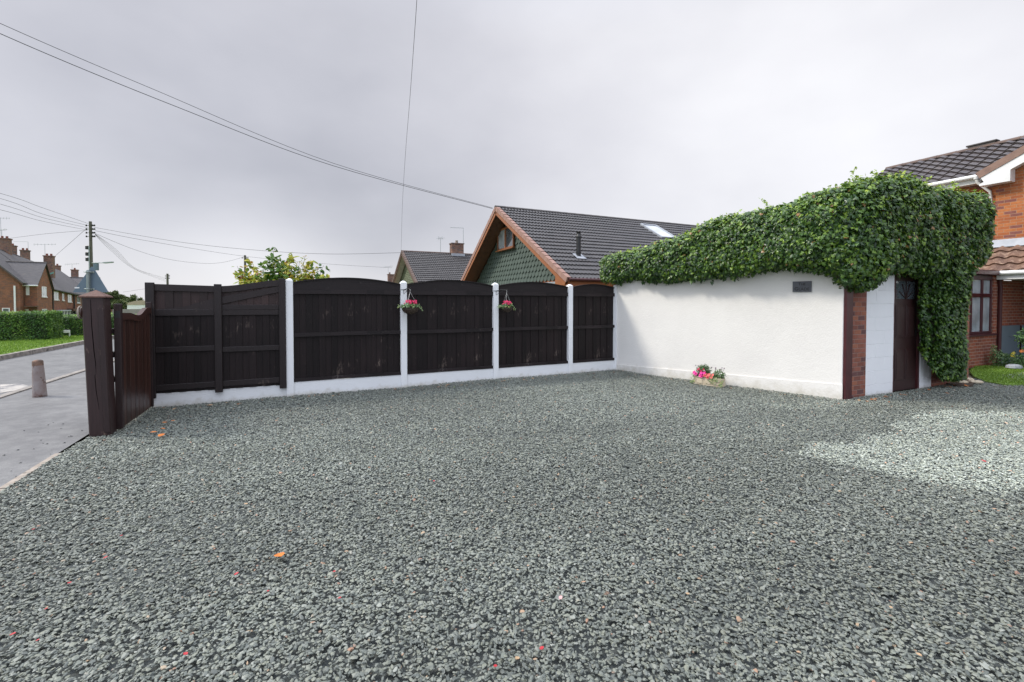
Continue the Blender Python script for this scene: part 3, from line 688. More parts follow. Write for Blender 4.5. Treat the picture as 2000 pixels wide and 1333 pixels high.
# ------------------------------------------------------------------ bollard, give-way sign
p = gp(78, 775)
t = thing('bollard', 'short tapered concrete bollard with worn paint and leaning top on the pavement', 'bollard', p)
Mt = Matrix.Rotation(R(-2.5), 4, 'Y')
mb = MB(); mb.lathe([(0, -.02), (.090, -.02), (.089, .03), (.083, .2), (.076, .4), (.070, .52)], 20, Mt); mb.build('shaft', M['bollard'], t)
mb = MB(); mb.lathe([(.0705, .521), (.069, .585), (.063, .600), (.04, .612), (0, .618)], 20, Mt); mb.build('top', M['bollard_top'], t)
Ys = 9.5; pb = at(177.5, 592, Ys); pb.z = 0
t = thing('road_sign', 'grey blue triangular road sign seen from behind on a steel post', 'road sign', pb)
a = [at(178, 521.5, Ys), at(145, 567, Ys), at(142.5, 570, Ys), at(144, 571.5, Ys), at(209, 571.5, Ys), at(211, 570, Ys), at(209.5, 567, Ys), at(183, 523.5, Ys), at(180, 521, Ys)]
mb = MB(); mb.prism([p-Vector((0, .0, 0)) for p in a], (0, .004, 0)); mb.build('plate', M['signblue'], t, world=True)
mb = MB(); mb.lathe([(.029, -.05), (.029, at(175, 530, Ys).z-0), (.03, at(175, 529, Ys).z+.01), (0, at(175, 529, Ys).z+.012)], 16, Matrix.Translation((0, -.05, 0))); mb.build('post', M['galv'], t)
for yy in (532, 565):
    mb = MB(); z = at(175, yy, Ys).z; mb.box(-.09, .09, -.008, -.001, z-.02, z+.02); mb.tube([(-.05, -.02, z), (-.05, -.085, z), (0, -.108, z), (.05, -.085, z), (.05, -.02, z)], .01, 6); mb.build('clamp', M['galv'], t)
mb = MB(); c = at(150.5, 562.5, Ys); mb.box(c.x-.05, c.x+.05, c.y-.0035, c.y-.0005, c.z-.012, c.z+.012); mb.build('sticker', M['white'], t, world=True)
# ------------------------------------------------------------------ hanging baskets
def flower(mb, c, nrm, r, m=0, k=5):
    nrm = Vector(nrm).normalized(); a = nrm.orthogonal().normalized(); b = nrm.cross(a); ph = random.uniform(0, 6)
    for i in range(k):
        t0 = ph+2*math.pi*i/k; d = a*math.cos(t0)+b*math.sin(t0); s_ = a*-math.sin(t0)+b*math.cos(t0)
        mb.add([c, c+d*r*.5+s_*r*.38+nrm*r*.18, c+d*r+nrm*r*.1, c+d*r*.5-s_*r*.38+nrm*r*.18], [(0, 1, 2, 3)], m)
M['pink'] = simple('magenta_petals', (.62, .01, .10), (.48, .008, .06), .5, 20)
M['hot'] = simple('hot_pink_petals', (.70, .03, .28), (.60, .02, .2), .5, 20)
M['salmon'] = simple('salmon_petals', (.75, .16, .13), (.70, .10, .12), .5, 20)
M['lemon'] = simple('yellow_petals', (.80, .62, .04), (.7, .5, .03), .5, 20)
M['orangep'] = simple('orange_petals', (.75, .22, .03), None, .5, 20)
M['basketleaf'] = attr_mat('basket_leaves', [(0, (.04, .10, .03)), (.5, (.11, .20, .07)), (.8, (.22, .30, .16)), (1, (.35, .40, .12))], .55, .3, .15)
M['wicker'] = simple('wicker', (.10, .07, .05), (.04, .03, .022), .85, 30, 60, .8, (1, 1, 6))
def basket(s, dx, out, cz, rad, label, plab, seedv, spread):
    random.seed(seedv); r = np.random.default_rng(seedv)
    pb = P1+fd*s; t0 = thing('hanging_basket', label, 'hanging basket', pb+fd*dx-Vector((-fd.y, fd.x, 0))*out+Vector((0, 0, cz)), FROT, 'hanging baskets on the fence')
    hz = 1.80-cz
    bk = MB(); prof = [(0, -rad*.78)]+[(rad*math.sin(q*math.pi/2/7)*.99, -rad*.78*math.cos(q*math.pi/2/7)) for q in range(1, 8)]
    bk.lathe(prof, 26); bk.lathe([(rad*.96, .0), (rad*.9, -.01), (0, -.012)], 26)
    bo = bk.build('bowl', M['wicker'], t0)
    wr = MB()
    for q in range(1, 7):
        an = q*math.pi/2/6.3; rr = rad*math.sin(an)+.004; zz = -rad*.78*math.cos(an)
        wr.tube([(rr*math.cos(c), rr*math.sin(c), zz+r.normal(0, .0012)) for c in np.linspace(0, 2*math.pi, 25)], .0045, 5, caps=False)
    wr.build('weave', M['wicker'], bo)
    for k in range(3):
        c = R(90+25+120*k)
        ch = MB(); ch.tube([(rad*math.cos(c), rad*math.sin(c), 0), (.004*math.cos(c), .004*math.sin(c), hz-.05)], .0028, 5); ch.build('chain', M['chain'], t0)
    hk = MB(); hk.tube([(0, 0, hz-.055), (0, 0, hz-.02), (.010, 0, hz-.005), (0, 0, hz+.006), (-.008, 0, hz-.004)], .003, 6); hk.build('hook', M['chain'], t0)
    n = 240; th = r.uniform(0, 2*np.pi, n); q = np.sqrt(r.uniform(0, 1, n))
    P = np.stack([q*rad*1.05*np.cos(th)*spread, q*rad*1.05*np.sin(th), .01+.05*(1-q)+r.uniform(0, .03, n)], 1); Nn = np.stack([np.cos(th)*q, np.sin(th)*q, .6*np.ones(n)], 1)
    V, Fa, rv = leafset(P, Nn, .05, OVAL, .6, .25, r)
    build_np('foliage', V, Fa, M['basketleaf'], t0, attrs={'rnd': rv})
    # trailing sprigs at the sides
    V2 = []
    for sd in (-1, 1):
        m_ = 26; u = r.uniform(0, 1, m_); V2.append((np.stack([sd*(rad*.9+.085*u), r.normal(0, .03, m_), .03*np.sin(u*3)-(.05*u if sd > 0 else .0)], 1), np.stack([sd*.4*np.ones(m_), -.6*np.ones(m_), .7*np.ones(m_)], 1)))
    V, Fa, rv = leafset(np.concatenate([v[0] for v in V2]), np.concatenate([v[1] for v in V2]), .035, OVAL, .5, .3, r, shade=r.uniform(.65, 1, 52))
    build_np('trailing_leaves', V, Fa, M['basketleaf'], t0, attrs={'rnd': rv})
    fl = MB()
    for k in range(46):
        c = random.uniform(0, 6.28); q_ = random.uniform(0, 1)**.5*rad*.72
        flower(fl, Vector((q_*math.cos(c), q_*math.sin(c)-.01, .075+random.uniform(-.01, .05))), (math.cos(c)*.6, math.sin(c)*.6-.7, .8), random.uniform(.020, .030))
    fl.build('flowers', M['pink'], t0)
    # the bracket is bolted to the post
    br = thing('basket_bracket', plab, 'bracket', pb+Vector((0, 0, 1.80)), FROT, 'black wire basket brackets')
    a = MB(); tipx, tipy = dx, -out
    a.tube([(-.062, -.060, .0), (.062, -.060, .0)], .005, 6); a.build('clamp_bar', M['black'], br)
    a = MB(); a.tube([(0, -.058, .0), (tipx*.5, (-.058+tipy)/2, .022), (tipx, tipy, .012), (tipx+.006, tipy-.012, .03)], .0055, 6); a.build('arm', M['black'], br)
    a = MB(); a.tube([(-.004, -.060, .0), (-.004, -.062, -.075), (tipx*.35, -.09, -.045), (tipx*.75, tipy*.8, .012)], .0045, 6); a.build('stay', M['black'], br)
basket(post_s[1], .07, .24, 1.475, .150, 'hanging basket of magenta flowers, the fuller one trailing pale leaves at its sides', 'black bracket holding the fuller hanging basket', 3, 1.15)
basket(post_s[2], .165, .20, 1.47, .118, 'smaller neater hanging basket of magenta flowers right of its post', 'black bracket holding the smaller hanging basket', 5, 1.0)
random.seed(11)
# ------------------------------------------------------------------ outbuilding: white wall, return with pier, blocks and door
WZ = 2.15
WROT = math.atan2(wd_.y, wd_.x)
t = thing('outbuilding', 'white rendered outbuilding with brick corner pier, dark door and flat top under ivy', 'outbuilding', C0, WROT)
# long wall in its own local frame: x from the inner corner towards the camera, outside = side of wn_
sgn = 1 if Vector((-wd_.y, wd_.x, 0)).dot(wn_) > 0 else -1
mb = MB()
y0, y1 = (0, sgn*-.22); ya, yb2 = min(y0, y1), max(y0, y1)
nx, nz = 40, 12
mb.box(0, WL-.012, ya, yb2, -.03, WZ, bev=.010)
mb.build('rendered_wall', M['stucco'], t)
pl = MB(); n = 30
prof = [(WL*q/n, .145+.115*q/n+random.uniform(-.003, .003)) for q in range(n+1)]
prof[-1] = (WL-.010, prof[-1][1])
yo = sgn*.016
pl.prism([Vector((x, sgn*.0015, z)) for x, z in [(0, -.03), (prof[-1][0], -.03)]+prof[::-1]], (0, yo, 0)); pl.build('plinth', M['stucco'], t)
# inner corner strip where fence meets wall
mb = MB(); mb.box(-.02, .07, *sorted((sgn*.0015, sgn*.035)), 0, 1.97, bev=.004); mb.build('corner_strip', M['paint'], t)
# return in grid frame, as parts in world coordinates
def ret(px, py=760): q = onp(px, py, N0, fv); return (Vector((q.x, q.y, 0))-N0).dot(fv)
tp1, tb1, tw1, td1, tw2 = ret(1662), ret(1690), ret(1745), ret(1796), ret(1820)
def wbox(name, t0, t1, d0, d1, z0, z1, mt, parent, bev=0.0):
    mb = MB(); Mx = Matrix.Translation(N0) @ Matrix.Rotation(ALPHA, 4, 'Z'); mb.box(t0, t1, d0, d1, z0, z1, Mx, bev=bev); return mb.build(name, mt, parent, world=True)
r_t = thing('x', '', ''); bpy.data.objects.remove(r_t)
wbox('brick_pier', tp1-.02, tb1, .0, .24, -.03, 2.2, M['brick_pier'], t)
def blockwall(name, ta, tb):
    mb = MB(); Mx = Matrix.Translation(N0) @ Matrix.Rotation(ALPHA, 4, 'Z'); z = -.03; k = 0
    while z < 2.2:
        zt = min(z+.225, 2.2); xs = [ta]; x = ta+(.30 if k % 2 else .12)
        while x < tb-.1: xs.append(x); x += .45
        xs.append(tb)
        for a, b in zip(xs[:-1], xs[1:]): mb.box(a+.0005, b-.0005, .012+random.uniform(-.0015, .0015), .20, z+.0005, zt-.0005, Mx, bev=.003)
        z = zt; k += 1
    return mb.build(name, M['paint'], t, world=True)
blockwall('block_wall', tb1+.002, tw1); blockwall('block_wall', td1+.03, tw2)
wbox('brick_end', tw2+.002, 4.15, .0, .22, -.03, 2.2, M['brick_pier'], t)
wbox('corner_post', .004, tp1-.025, -.030, .10, -.02, 2.15, M['maroon'], t, .006)
wbox('lintel', tw1, td1+.03, .03, .20, 2.05, 2.2, M['brick_pier'], t)
wbox('door_frame', tw1+.001, tw1+.045, .02, .12, -.02, 2.049, M['maroon'], t, .003)
wbox('door_frame', td1-.015, td1+.029, .02, .12, -.02, 2.049, M['maroon'], t, .003)
door = wbox('door', tw1+.046, td1-.016, .055, .095, .012, 2.045, M['darkdoor'], t, .003)
dw0, dw1 = tw1+.046, td1-.016; dm = (dw0+dw1)/2
Mx = Matrix.Translation(N0) @ Matrix.Rotation(ALPHA, 4, 'Z')
for (z0, z1) in ((.20, .74), (.95, 1.52)):
    for a, b in ((dw0+.09, dm-.035), (dm+.035, dw1-.09)):
        mb = MB(); mb.box(a, b, .046, .054, z0, z1, Mx, bev=.006); mb.box(a+.035, b-.035, .040, .0455, z0+.04, z1-.04, Mx, bev=.004); mb.build('door_panel', M['darkdoor'], door, world=False)
        o = COL.objects['door_panel' if 'door_panel' in COL.objects else 0] if False else None
# fan light panes with a rising-sun glazing bar pattern
mb = MB(); mb.box(dw0+.09, dw1-.09, .0495, .054, 1.63, 1.94, Mx); mb.build('door_glass', M['glass'], door)
mb = MB()
for an in (25, 60, 90, 120, 155):
    p = Vector((dm, .046, 1.63)); qd = Vector((math.cos(R(an))*.24, 0, math.sin(R(an))*.30)); q2 = p+qd
    mb.beam(Mx @ p, Mx @ q2, .008, .022, up=Mx.to_3x3() @ Vector((0, 1, 0)))
mb.build('glazing_bars', M['darkdoor'], door)
for o in list(COL.objects):        # these were modelled in world space: bring them into the door's frame
    if o.parent == door and not o.get('_d'):
        I = inv(t)
        for v in o.data.vertices: v.co = I @ v.co
hd = MB(); hd.box(dw1-.05, dw1-.025, .040, .0545, .98, 1.10, Mx, bev=.003); hd.tube([Mx @ Vector((dw1-.037, .035, 1.05)), Mx @ Vector((dw1-.037, .008, 1.05)), Mx @ Vector((dw1-.12, .008, 1.05))], .008, 8)
o = hd.build('handle', M['black'], t, world=True); o.parent = door
# top slab and hidden back walls so the building is whole
mb = MB()
bk = [C0-wn_*.22, N0-wn_*.0+fv*.02+bv*.25, N0+fv*4.15+bv*.22, N0+fv*4.15+bv*3.6, C0+bv*1.2+fv*.6]
mb.prism([Vector((p.x, p.y, 2.16)) for p in bk], (0, 0, .08)); mb.build('flat_roof', M['lead'], t, world=True)
mb = MB(); mb.prism([Vector((p.x, p.y, 0)) for p in (N0+fv*3.95+bv*.222, N0+fv*4.15+bv*.222, N0+fv*4.15+bv*3.6, N0+fv*3.95+bv*3.6)], (0, 0, 2.159)); mb.build('side_wall', M['brick_pier'], t, world=True)
# name plaque
pc = onp(1567, 560.3, C0, wd_); s_p = (Vector((pc.x, pc.y, 0))-C0).dot(wd_)
pw = (onp(1585.5, 560, C0, wd_)-onp(1548.7, 560, C0, wd_)).length
phh = abs(onp(1567, 549.8, C0, wd_).z-onp(1567, 570.6, C0, wd_).z)
prot = math.atan2(wd_.y, wd_.x)
pt = thing('name_plaque', 'dark slate house name plaque reading THE GLADE on the white wall', 'house sign', C0+wd_*s_p+Vector((0, 0, pc.z))+wn_*.004, prot)
ys = sgn
mb = MB(); mb.box(-pw/2, pw/2, *sorted((0, ys*.02)), -phh/2, phh/2, bev=.003); mb.build('slate', M['slate'], pt)
def text(body, size, loc, parent, mt, rot):
    cu = bpy.data.curves.new('txt', 'FONT'); cu.body = body; cu.size = size; cu.align_x = 'LEFT'; cu.extrude = .0008; cu.offset = size*.012
    o = bpy.data.objects.new('txt', cu); COL.objects.link(o); bpy.context.view_layer.update()
    me = bpy.data.meshes.new_from_object(o.evaluated_get(bpy.context.evaluated_depsgraph_get())); wdt = max(v.co.x for v in me.vertices)
    bpy.data.objects.remove(o); me.transform(rot @ Matrix.Identity(4)); 
    ob = bpy.data.objects.new('lettering', me); COL.objects.link(ob); me.materials.clear(); me.materials.append(mt); ob.location = loc; ob.parent = parent
    return ob, wdt
# text faces the drive; its x runs the way a reader in front of the wall sees left to right
TR = Matrix.Rotation(R(90), 4, 'X') if ys < 0 else Matrix.Rotation(R(180), 4, 'Z') @ Matrix.Rotation(R(90), 4, 'X')
sg = 1 if ys < 0 else -1
def smallcaps(first, rest, zc, size):
    o1, w1 = text(first, size, (0, 0, 0), pt, M['letter'], TR); o2, w2 = text(rest, size*.80, (0, 0, 0), pt, M['letter'], TR)
    tot = w1+w2+size*.08; xL = -tot/2
    o1.location = (sg*xL, ys*.0212, zc); o2.location = (sg*(xL+w1+size*.08), ys*.0212, zc)
smallcaps('T', 'HE', .022, phh*.36); smallcaps('G', 'LADE', -phh*.36, phh*.46)
# ------------------------------------------------------------------ ivy
TOP = np.array([(1150, 540), (1158, 528), (1175, 510), (1200, 500), (1250, 493), (1290, 482), (1340, 463), (1400, 431), (1440, 417), (1480, 407), (1560, 384), (1620, 357), (1660, 343), (1690, 339), (1725, 341), (1750, 352), (1800, 362), (1870, 371), (1905, 379), (1925, 392), (1935, 410), (1990, 470)], float)
BOT = np.array([(1150, 548), (1180, 553), (1200, 556), (1250, 549), (1350, 550), (1450, 541), (1540, 522), (1590, 526), (1625, 540), (1650, 562), (1675, 568), (1705, 566), (1730, 550), (1760, 538), (1800, 545), (1850, 545), (1900, 545), (1925, 490), (1990, 470)], float)
def ivy():
    path = []
    a = C0-wd_*.30-wn_*.10; b = N0-wn_*.12+bv*.0
    L1 = (N0-C0).length
    for q in np.linspace(-.32, L1-.45, 70): path.append((C0+wd_*q, wn_))
    fn = -bv                                             # outward normal of the return
    pA, pB, pC = C0+wd_*(L1-.45), N0, N0+fv*.45
    for u in np.linspace(0, 1, 14)[1:]:
        p = pA*(1-u)**2+pB*2*u*(1-u)+pC*u*u; nn = (wn_*(1-u)+fn*u).normalized(); path.append((p, nn))
    for q in np.linspace(.45, 4.22, 62)[1:]: path.append((N0+fv*q, fn))
    pts = np.array([tuple(p) for p, n in path]); nrm = np.array([tuple(n) for p, n in path])
    seg = np.linalg.norm(np.diff(pts, axis=0), axis=1); s = np.concatenate([[0], np.cumsum(seg)]); Ltot = s[-1]
    D = np.interp(s, [0, .3, 1.5, 3.3, 4.2, 5.2, 8.5, Ltot-.3, Ltot], [.12, .22, .27, .36, .44, .40, .38, .36, .26])
    back = .22
    zt = []; zb = []
    for p, n, d in zip(pts, nrm, D):
        c = p-n*back*.6; px = proj((c[0], c[1], 3.0))[0]; y = np.interp(px, TOP[:, 0], TOP[:, 1]); dpt = c[1]
        zt.append(H+(HZ-y)/F*dpt)
        c = p+n*d*.55; px = proj((c[0], c[1], 2.0))[0]; y = np.interp(px, BOT[:, 0], BOT[:, 1]); zb.append(H+(HZ-y)/F*c[1])
    zt = np.array(zt)-np.interp(s, [0, 2.6, 4.3, 20], [.07, .07, .17, .16]); zb = np.array(zb)+.06
    zt = np.convolve(np.pad(zt, 2, 'edge'), np.ones(5)/5, 'valid')
    r = np.random.default_rng(5)
    def lump(x, y, z, sc, k):
        q = np.random.default_rng(k); o = 0
        for i in range(7):
            v = q.normal(0, 1, 3)*sc; o = o+np.sin(x*v[0]+y*v[1]+z*v[2]+q.uniform(0, 6.28))
        return o/7
    def surf(ss, th, shrink=0.0):
        X = np.stack([np.interp(ss, s, pts[:, i]) for i in range(3)], 1); Nn = np.stack([np.interp(ss, s, nrm[:, i]) for i in range(3)], 1)
        Nn /= np.linalg.norm(Nn, axis=1)[:, None]
        d = np.interp(ss, s, D); a = np.interp(ss, s, zt); b = np.interp(ss, s, zb); hz = (a-b)/2; cz = (a+b)/2
        endf = np.sqrt(np.clip(1-np.clip((.35-ss)/.35, 0, 1)**2*.8, 0, 1))*np.sqrt(np.clip(1-np.clip((ss-Ltot+.22)/.22, 0, 1)**2*.55, 0, 1))
        hz = hz*(.65+.35*endf)
        e = .62; c_, s_ = np.cos(th), np.sin(th)
        ox = np.sign(c_)*np.abs(c_)**e; oz = np.sign(s_)*np.abs(s_)**e
        out = np.where(ox > 0, ox*d*endf, ox*(back+.35))
        P = X+Nn*out[:, None]; P[:, 2] = cz+oz*hz
        nn = Nn*(c_/np.maximum(d, .2))[:, None]; nn[:, 2] = s_/np.maximum(hz, .2); nn /= np.linalg.norm(nn, axis=1)[:, None]
        lm = .12*lump(P[:, 0], P[:, 1], P[:, 2], 2.6, 1)+.075*lump(P[:, 0], P[:, 1], P[:, 2], 8, 2)
        return P+nn*(lm-shrink)[:, None], nn
    t = thing('ivy', 'dense glossy green ivy draped over the top and end of the white outbuilding', 'climbing plant', N0)
    n1, n2 = 170, 30; S_, T_ = np.meshgrid(np.linspace(.02, Ltot-.02, n1), np.linspace(0, 2*np.pi, n2, endpoint=False), indexing='ij')
    Pc, _ = surf(S_.ravel(), T_.ravel(), .12); Fc = []
    for i in range(n1-1):
        for j in range(n2): Fc.append((i*n2+j, i*n2+(j+1) % n2, (i+1)*n2+(j+1) % n2, (i+1)*n2+j))
    core = [(Pc, np.array(Fc))]
    sets = []
    n = 62000
    ss = np.concatenate([r.uniform(0, Ltot, n-13000), r.uniform(3.6, 5.2, 13000)]); th = r.uniform(-np.pi*.60, np.pi*.78, n); oz_ = r.uniform(-1, 1, n); th = np.where(r.uniform(0, 1, n) < .62, np.arcsin(np.sign(oz_)*np.abs(oz_)**(1/.62)), th)
    P, nn = surf(ss, th); P = P+nn*(np.where(r.uniform(0, 1, n) < .5, r.uniform(-.10, -.03, n), r.uniform(-.04, .05, n)))[:, None]
    nn2 = nn.copy(); nn2[:, 2] += .35
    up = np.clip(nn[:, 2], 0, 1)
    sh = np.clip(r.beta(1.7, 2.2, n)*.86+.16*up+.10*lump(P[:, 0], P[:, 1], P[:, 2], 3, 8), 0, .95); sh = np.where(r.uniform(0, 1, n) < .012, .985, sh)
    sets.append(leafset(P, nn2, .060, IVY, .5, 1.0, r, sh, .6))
    # trailing sprays along the lower edge
    tb = []
    for k in range(95):
        s0 = r.uniform(.1, Ltot-.6); q0, _n = surf(np.array([s0]), np.array([-np.pi*r.uniform(.20, .42)])); m_ = r.integers(3, 8); u = np.linspace(0, 1, m_); PP = q0+np.stack([r.normal(0, .02, m_), r.normal(0, .02, m_), -u*r.uniform(.03, .11)], 1); tb.append((PP, np.repeat(_n, m_, 0)*[1, 1, .2]))
    PP = np.concatenate([x[0] for x in tb]); sets.append(leafset(PP, np.concatenate([x[1] for x in tb]), .068, IVY, .45, 1.2, r, np.clip(r.beta(2, 3, len(PP))*.8, 0, .9), .4))
    # wispy shoots along the crest
    m = 1500; ss = r.uniform(.1, Ltot-.1, m); th = r.normal(np.pi/2, .35, m); P, nn = surf(ss, th); cl = lump(ss*6, ss*0, ss*0, 3, 4)
    P = P+nn*np.minimum(.09, r.exponential(.025, m)*(1+np.clip(cl*3, 0, 2)))[:, None]
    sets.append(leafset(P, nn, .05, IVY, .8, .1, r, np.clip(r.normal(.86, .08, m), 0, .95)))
    for spx in (1652, 1712, 1745, 1800, 1862, 1500, 1280, 1872):
        k0 = int(np.argmin([abs(proj((p[0], p[1], 3))[0]-spx) for p in pts])); b0 = np.array([pts[k0][0], pts[k0][1], zt[k0]]); hgt = r.uniform(.10, .24); lean = r.normal(0, .35, 3)
        u = r.uniform(0, 1, 14); PP = b0+np.stack([lean[0]*u*hgt, lean[1]*u*hgt, u*hgt+.05], 1)+r.normal(0, .012, (14, 3)); sets.append(leafset(PP, np.tile([-.4, -.7, .5], (14, 1)), .042, IVY, .8, .2, r, np.clip(r.normal(.86, .06, 14), 0, .95)))
    # hanging column beyond the door
    poly = np.array([(1796, 520), (1793, 600), (1795, 650), (1793, 682), (1806, 700), (1822, 722), (1838, 742), (1862, 744), (1884, 738), (1890, 700), (1885, 650), (1892, 600), (1898, 545), (1920, 490), (1900, 470), (1800, 470)], float)
    def inpoly(px, py):
        c = np.zeros(len(px), bool)
        for i in range(len(poly)):
            x0, y0 = poly[i]; x1, y1 = poly[(i+1) % len(poly)]; c ^= ((y0 > py) != (y1 > py)) & (px < (x1-x0)*(py-y0)/(y1-y0+1e-9)+x0)
        return c
    def colsurf(tt, zz):
        u = np.clip((tt-2.25)/(4.75-2.25), 0, 1); o = .10+.26*np.sqrt(np.clip(1-(2*u-1)**4, 0, 1))*np.clip(.45+zz*.5, .4, 1)
        P = np.stack([N0.x+fv.x*tt, N0.y+fv.y*tt, zz], 1); o = o+.07*lump(P[:, 0], P[:, 1], P[:, 2], 3, 31)+.03*lump(P[:, 0], P[:, 1], P[:, 2], 9, 32)
        P[:, :2] -= np.array([bv.x, bv.y])*o[:, None]; return P
    def pxy(P):
        dep = P[:, 1]*cp-(P[:, 2]-H)*sp; upv = P[:, 1]*sp+(P[:, 2]-H)*cp; return CX+F*P[:, 0]/dep, CY0-F*upv/dep
    m = 22000; tt = r.uniform(2.1, 5.0, m); zz = r.uniform(.02, 2.5, m); P = colsurf(tt, zz); P[:, :2] += np.array([bv.x, bv.y])*r.uniform(-.05, .09, m)[:, None]
    k = inpoly(*pxy(P)); P = P[k]; m = len(P); nn = np.tile([-bv.x, -bv.y, .3], (m, 1)).astype(float)
    sets.append(leafset(P, nn, .060, IVY, .5, 1.0, r, np.clip(r.beta(2, 3, m)*.85, 0, .95), .4))
    g1, g2 = 40, 30; A, B = np.meshgrid(np.linspace(2.2, 4.9, g1), np.linspace(.05, 2.5, g2), indexing='ij'); Pg = colsurf(A.ravel(), B.ravel()); Pg[:, :2] += np.array([bv.x, bv.y])*.07; kin = inpoly(*pxy(Pg)).reshape(g1, g2)
    Fg = [(i*g2+j, (i+1)*g2+j, (i+1)*g2+j+1, i*g2+j+1) for i in range(g1-1) for j in range(g2-1) if kin[i, j] and kin[i+1, j] and kin[i, j+1] and kin[i+1, j+1]]
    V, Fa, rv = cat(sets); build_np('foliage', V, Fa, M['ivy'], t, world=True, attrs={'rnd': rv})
    Fg = np.array(Fg); us = np.unique(Fg); mp_ = np.zeros(len(Pg), int); mp_[us] = np.arange(len(us)); Pg = Pg[us]; Fg = mp_[Fg]
    build_np('dark_core', Pc, np.array(Fc), M['ivycore'], t, world=True); build_np('dark_core', Pg, np.array(Fg), M['ivycore'], t, world=True)  # added dark core behind the leaves, blocks the view through gaps
ivy()
# ------------------------------------------------------------------ flower trough by the wall
pA = gp(1354, 751); pBc = gp(1412, 758)
dr = wd_; Lt = (pBc-pA).dot(dr); base = pA
t = thing('flower_trough', 'buff stone trough of pink, salmon and red flowers at the foot of the white wall', 'planter', base, WROT)
dpt = .17; yy0, yy1 = sorted((0, -sgn*dpt))
mb = MB(); z1 = .165
mb.box(0, Lt, yy0, yy1, .0, z1, bev=.012)
for k in range(3): mb.box(Lt*(.12+.30*k), Lt*(.12+.30*k)+.12, *sorted((sgn*.0005, sgn*.008)), .04, .12, bev=.005)
mb.build('trough', M['stone'], t)
mb = MB(); mb.box(.015, Lt-.015, yy0+.015, yy1-.015, z1+.0005, z1+.02, bev=.004); mb.build('soil', M['soil'], t)
r = np.random.default_rng(9)
def blob(c, rad, n, size, lo, hi, dz=.3, tm=OVAL):
    v = r.normal(0, 1, (n, 3)); v /= np.linalg.norm(v, axis=1)[:, None]; P = np.array(c)+v*np.array(rad)*r.uniform(.5, 1, n)[:, None]
    return leafset(P, v, size, tm, .5, dz, r, r.uniform(lo, hi, n))
yc = (yy0+yy1)/2
V, Fa, rv = cat([blob((Lt*.30, yc, .27), (.14, .10, .13), 560, .040, 0, .55), blob((Lt*.83, yc, .23), (.12, .09, .10), 300, .034, .2, .75), blob((Lt*.5, yc, .19), (Lt*.45, .09, .03), 300, .03, .1, .6)])
build_np('foliage', V, Fa, M['basketleaf'], t, attrs={'rnd': rv})
tr_ = []
for x, zt, zbm in ((Lt*.02, .2, .02), (-.03, .15, -.0), (Lt*.70, .19, .07), (Lt*.80, .19, .05), (Lt*.95, .18, .0), (Lt*.98, .14, -.0), (Lt*.62, .18, .1)):
    m = 34; u = r.uniform(0, 1, m); P = np.stack([x+r.normal(0, .018, m)+.03*np.sin(u*4), sgn*(.015+.02*u)+r.normal(0, .006, m), zt+(zbm-zt)*u+.01], 1); tr_.append(leafset(P, np.tile([0, sgn*1., .4], (m, 1)), .026, OVAL, .5, .7, r, r.uniform(.7, 1, m)))
V, Fa, rv = cat(tr_); build_np('trailing_leaves', V, Fa, M['basketleaf'], t, attrs={'rnd': rv})
def flw(name, mt, cs, rad):
    fl = MB()
    for x, y, z in cs: flower(fl, Vector((x, y, z)), (random.uniform(-.3, .3), sgn*1.0, .5), rad*random.uniform(1.0, 1.4))
    fl.build(name, mt, t)
yfr = sgn*.012
flw('hot_pink_petals', M['hot'], [(Lt*.30, yfr, .235), (Lt*.27, yfr, .19), (Lt*.10, yfr, .21), (Lt*.05, yfr, .23), (Lt*.31, yfr, .18), (Lt*.40, yfr, .245)], .034)
flw('salmon_petals', M['salmon'], [(Lt*(.42+.035*k), yfr+random.uniform(-.01, .01), .20+.03*math.sin(k*1.7)) for k in range(9)], .028)
flw('red_petals', M['pink'], [(Lt*(.15+.05*k), yfr-sgn*.03, .29+.02*math.sin(k*2.1)) for k in range(5)], .022)
st = MB()
for x in (.62, .70, .78, .86, .93, 1.0, -.02, .06):
    top = Vector((Lt*x+random.uniform(-.02, .02), yc+random.uniform(-.03, .03), random.uniform(.29, .36))); st.tube([(Lt*(x*.8+.1), yc, .18), top], .002, 4); flower(st, top, (0, sgn, .6), .014, 1)
st.build('seed_heads', [M['bark'], simple('dark_petals', (.08, .03, .07), None, .6)], t)
# ------------------------------------------------------------------ roofs
M['tile_dark'] = simple('dark_interlocking_tile', (.036, .034, .036), (.058, .053, .053), .5, 3.5, 60, .3, extra=((.10, .09, .075), 7, .66))
M['tile_brown'] = simple('weathered_brown_tile', (.20, .115, .075), (.13, .075, .055), .75, 3.5, 50, .4, extra=((.30, .20, .14), 8, .55))
M['tile_mix'] = simple('dark_brown_tile', (.055, .046, .048), (.085, .07, .068), .5, 3, 50, .3, extra=((.14, .09, .06), 7, .62))
M['slate_far'] = simple('terrace_roof_tile', (.105, .098, .10), (.075, .07, .073), .75, 2.5, 3, .25, (1, 1, 6), extra=((.15, .13, .11), 3, .6))
M['verge_brown'] = simple('brown_verge_tile', (.27, .17, .13), (.20, .125, .10), .8, 5, 40, .3)
M['verge'] = simple('pink_verge_tile', (.34, .20, .16), (.26, .15, .12), .8, 5, 40, .3)
M['ridge'] = simple('ridge_tile', (.055, .05, .048), (.08, .07, .065), .7, 5, 40, .3)
M['ridge_brown'] = simple('brown_ridge_tile', (.13, .085, .065), (.09, .06, .05), .75, 5, 40, .3)
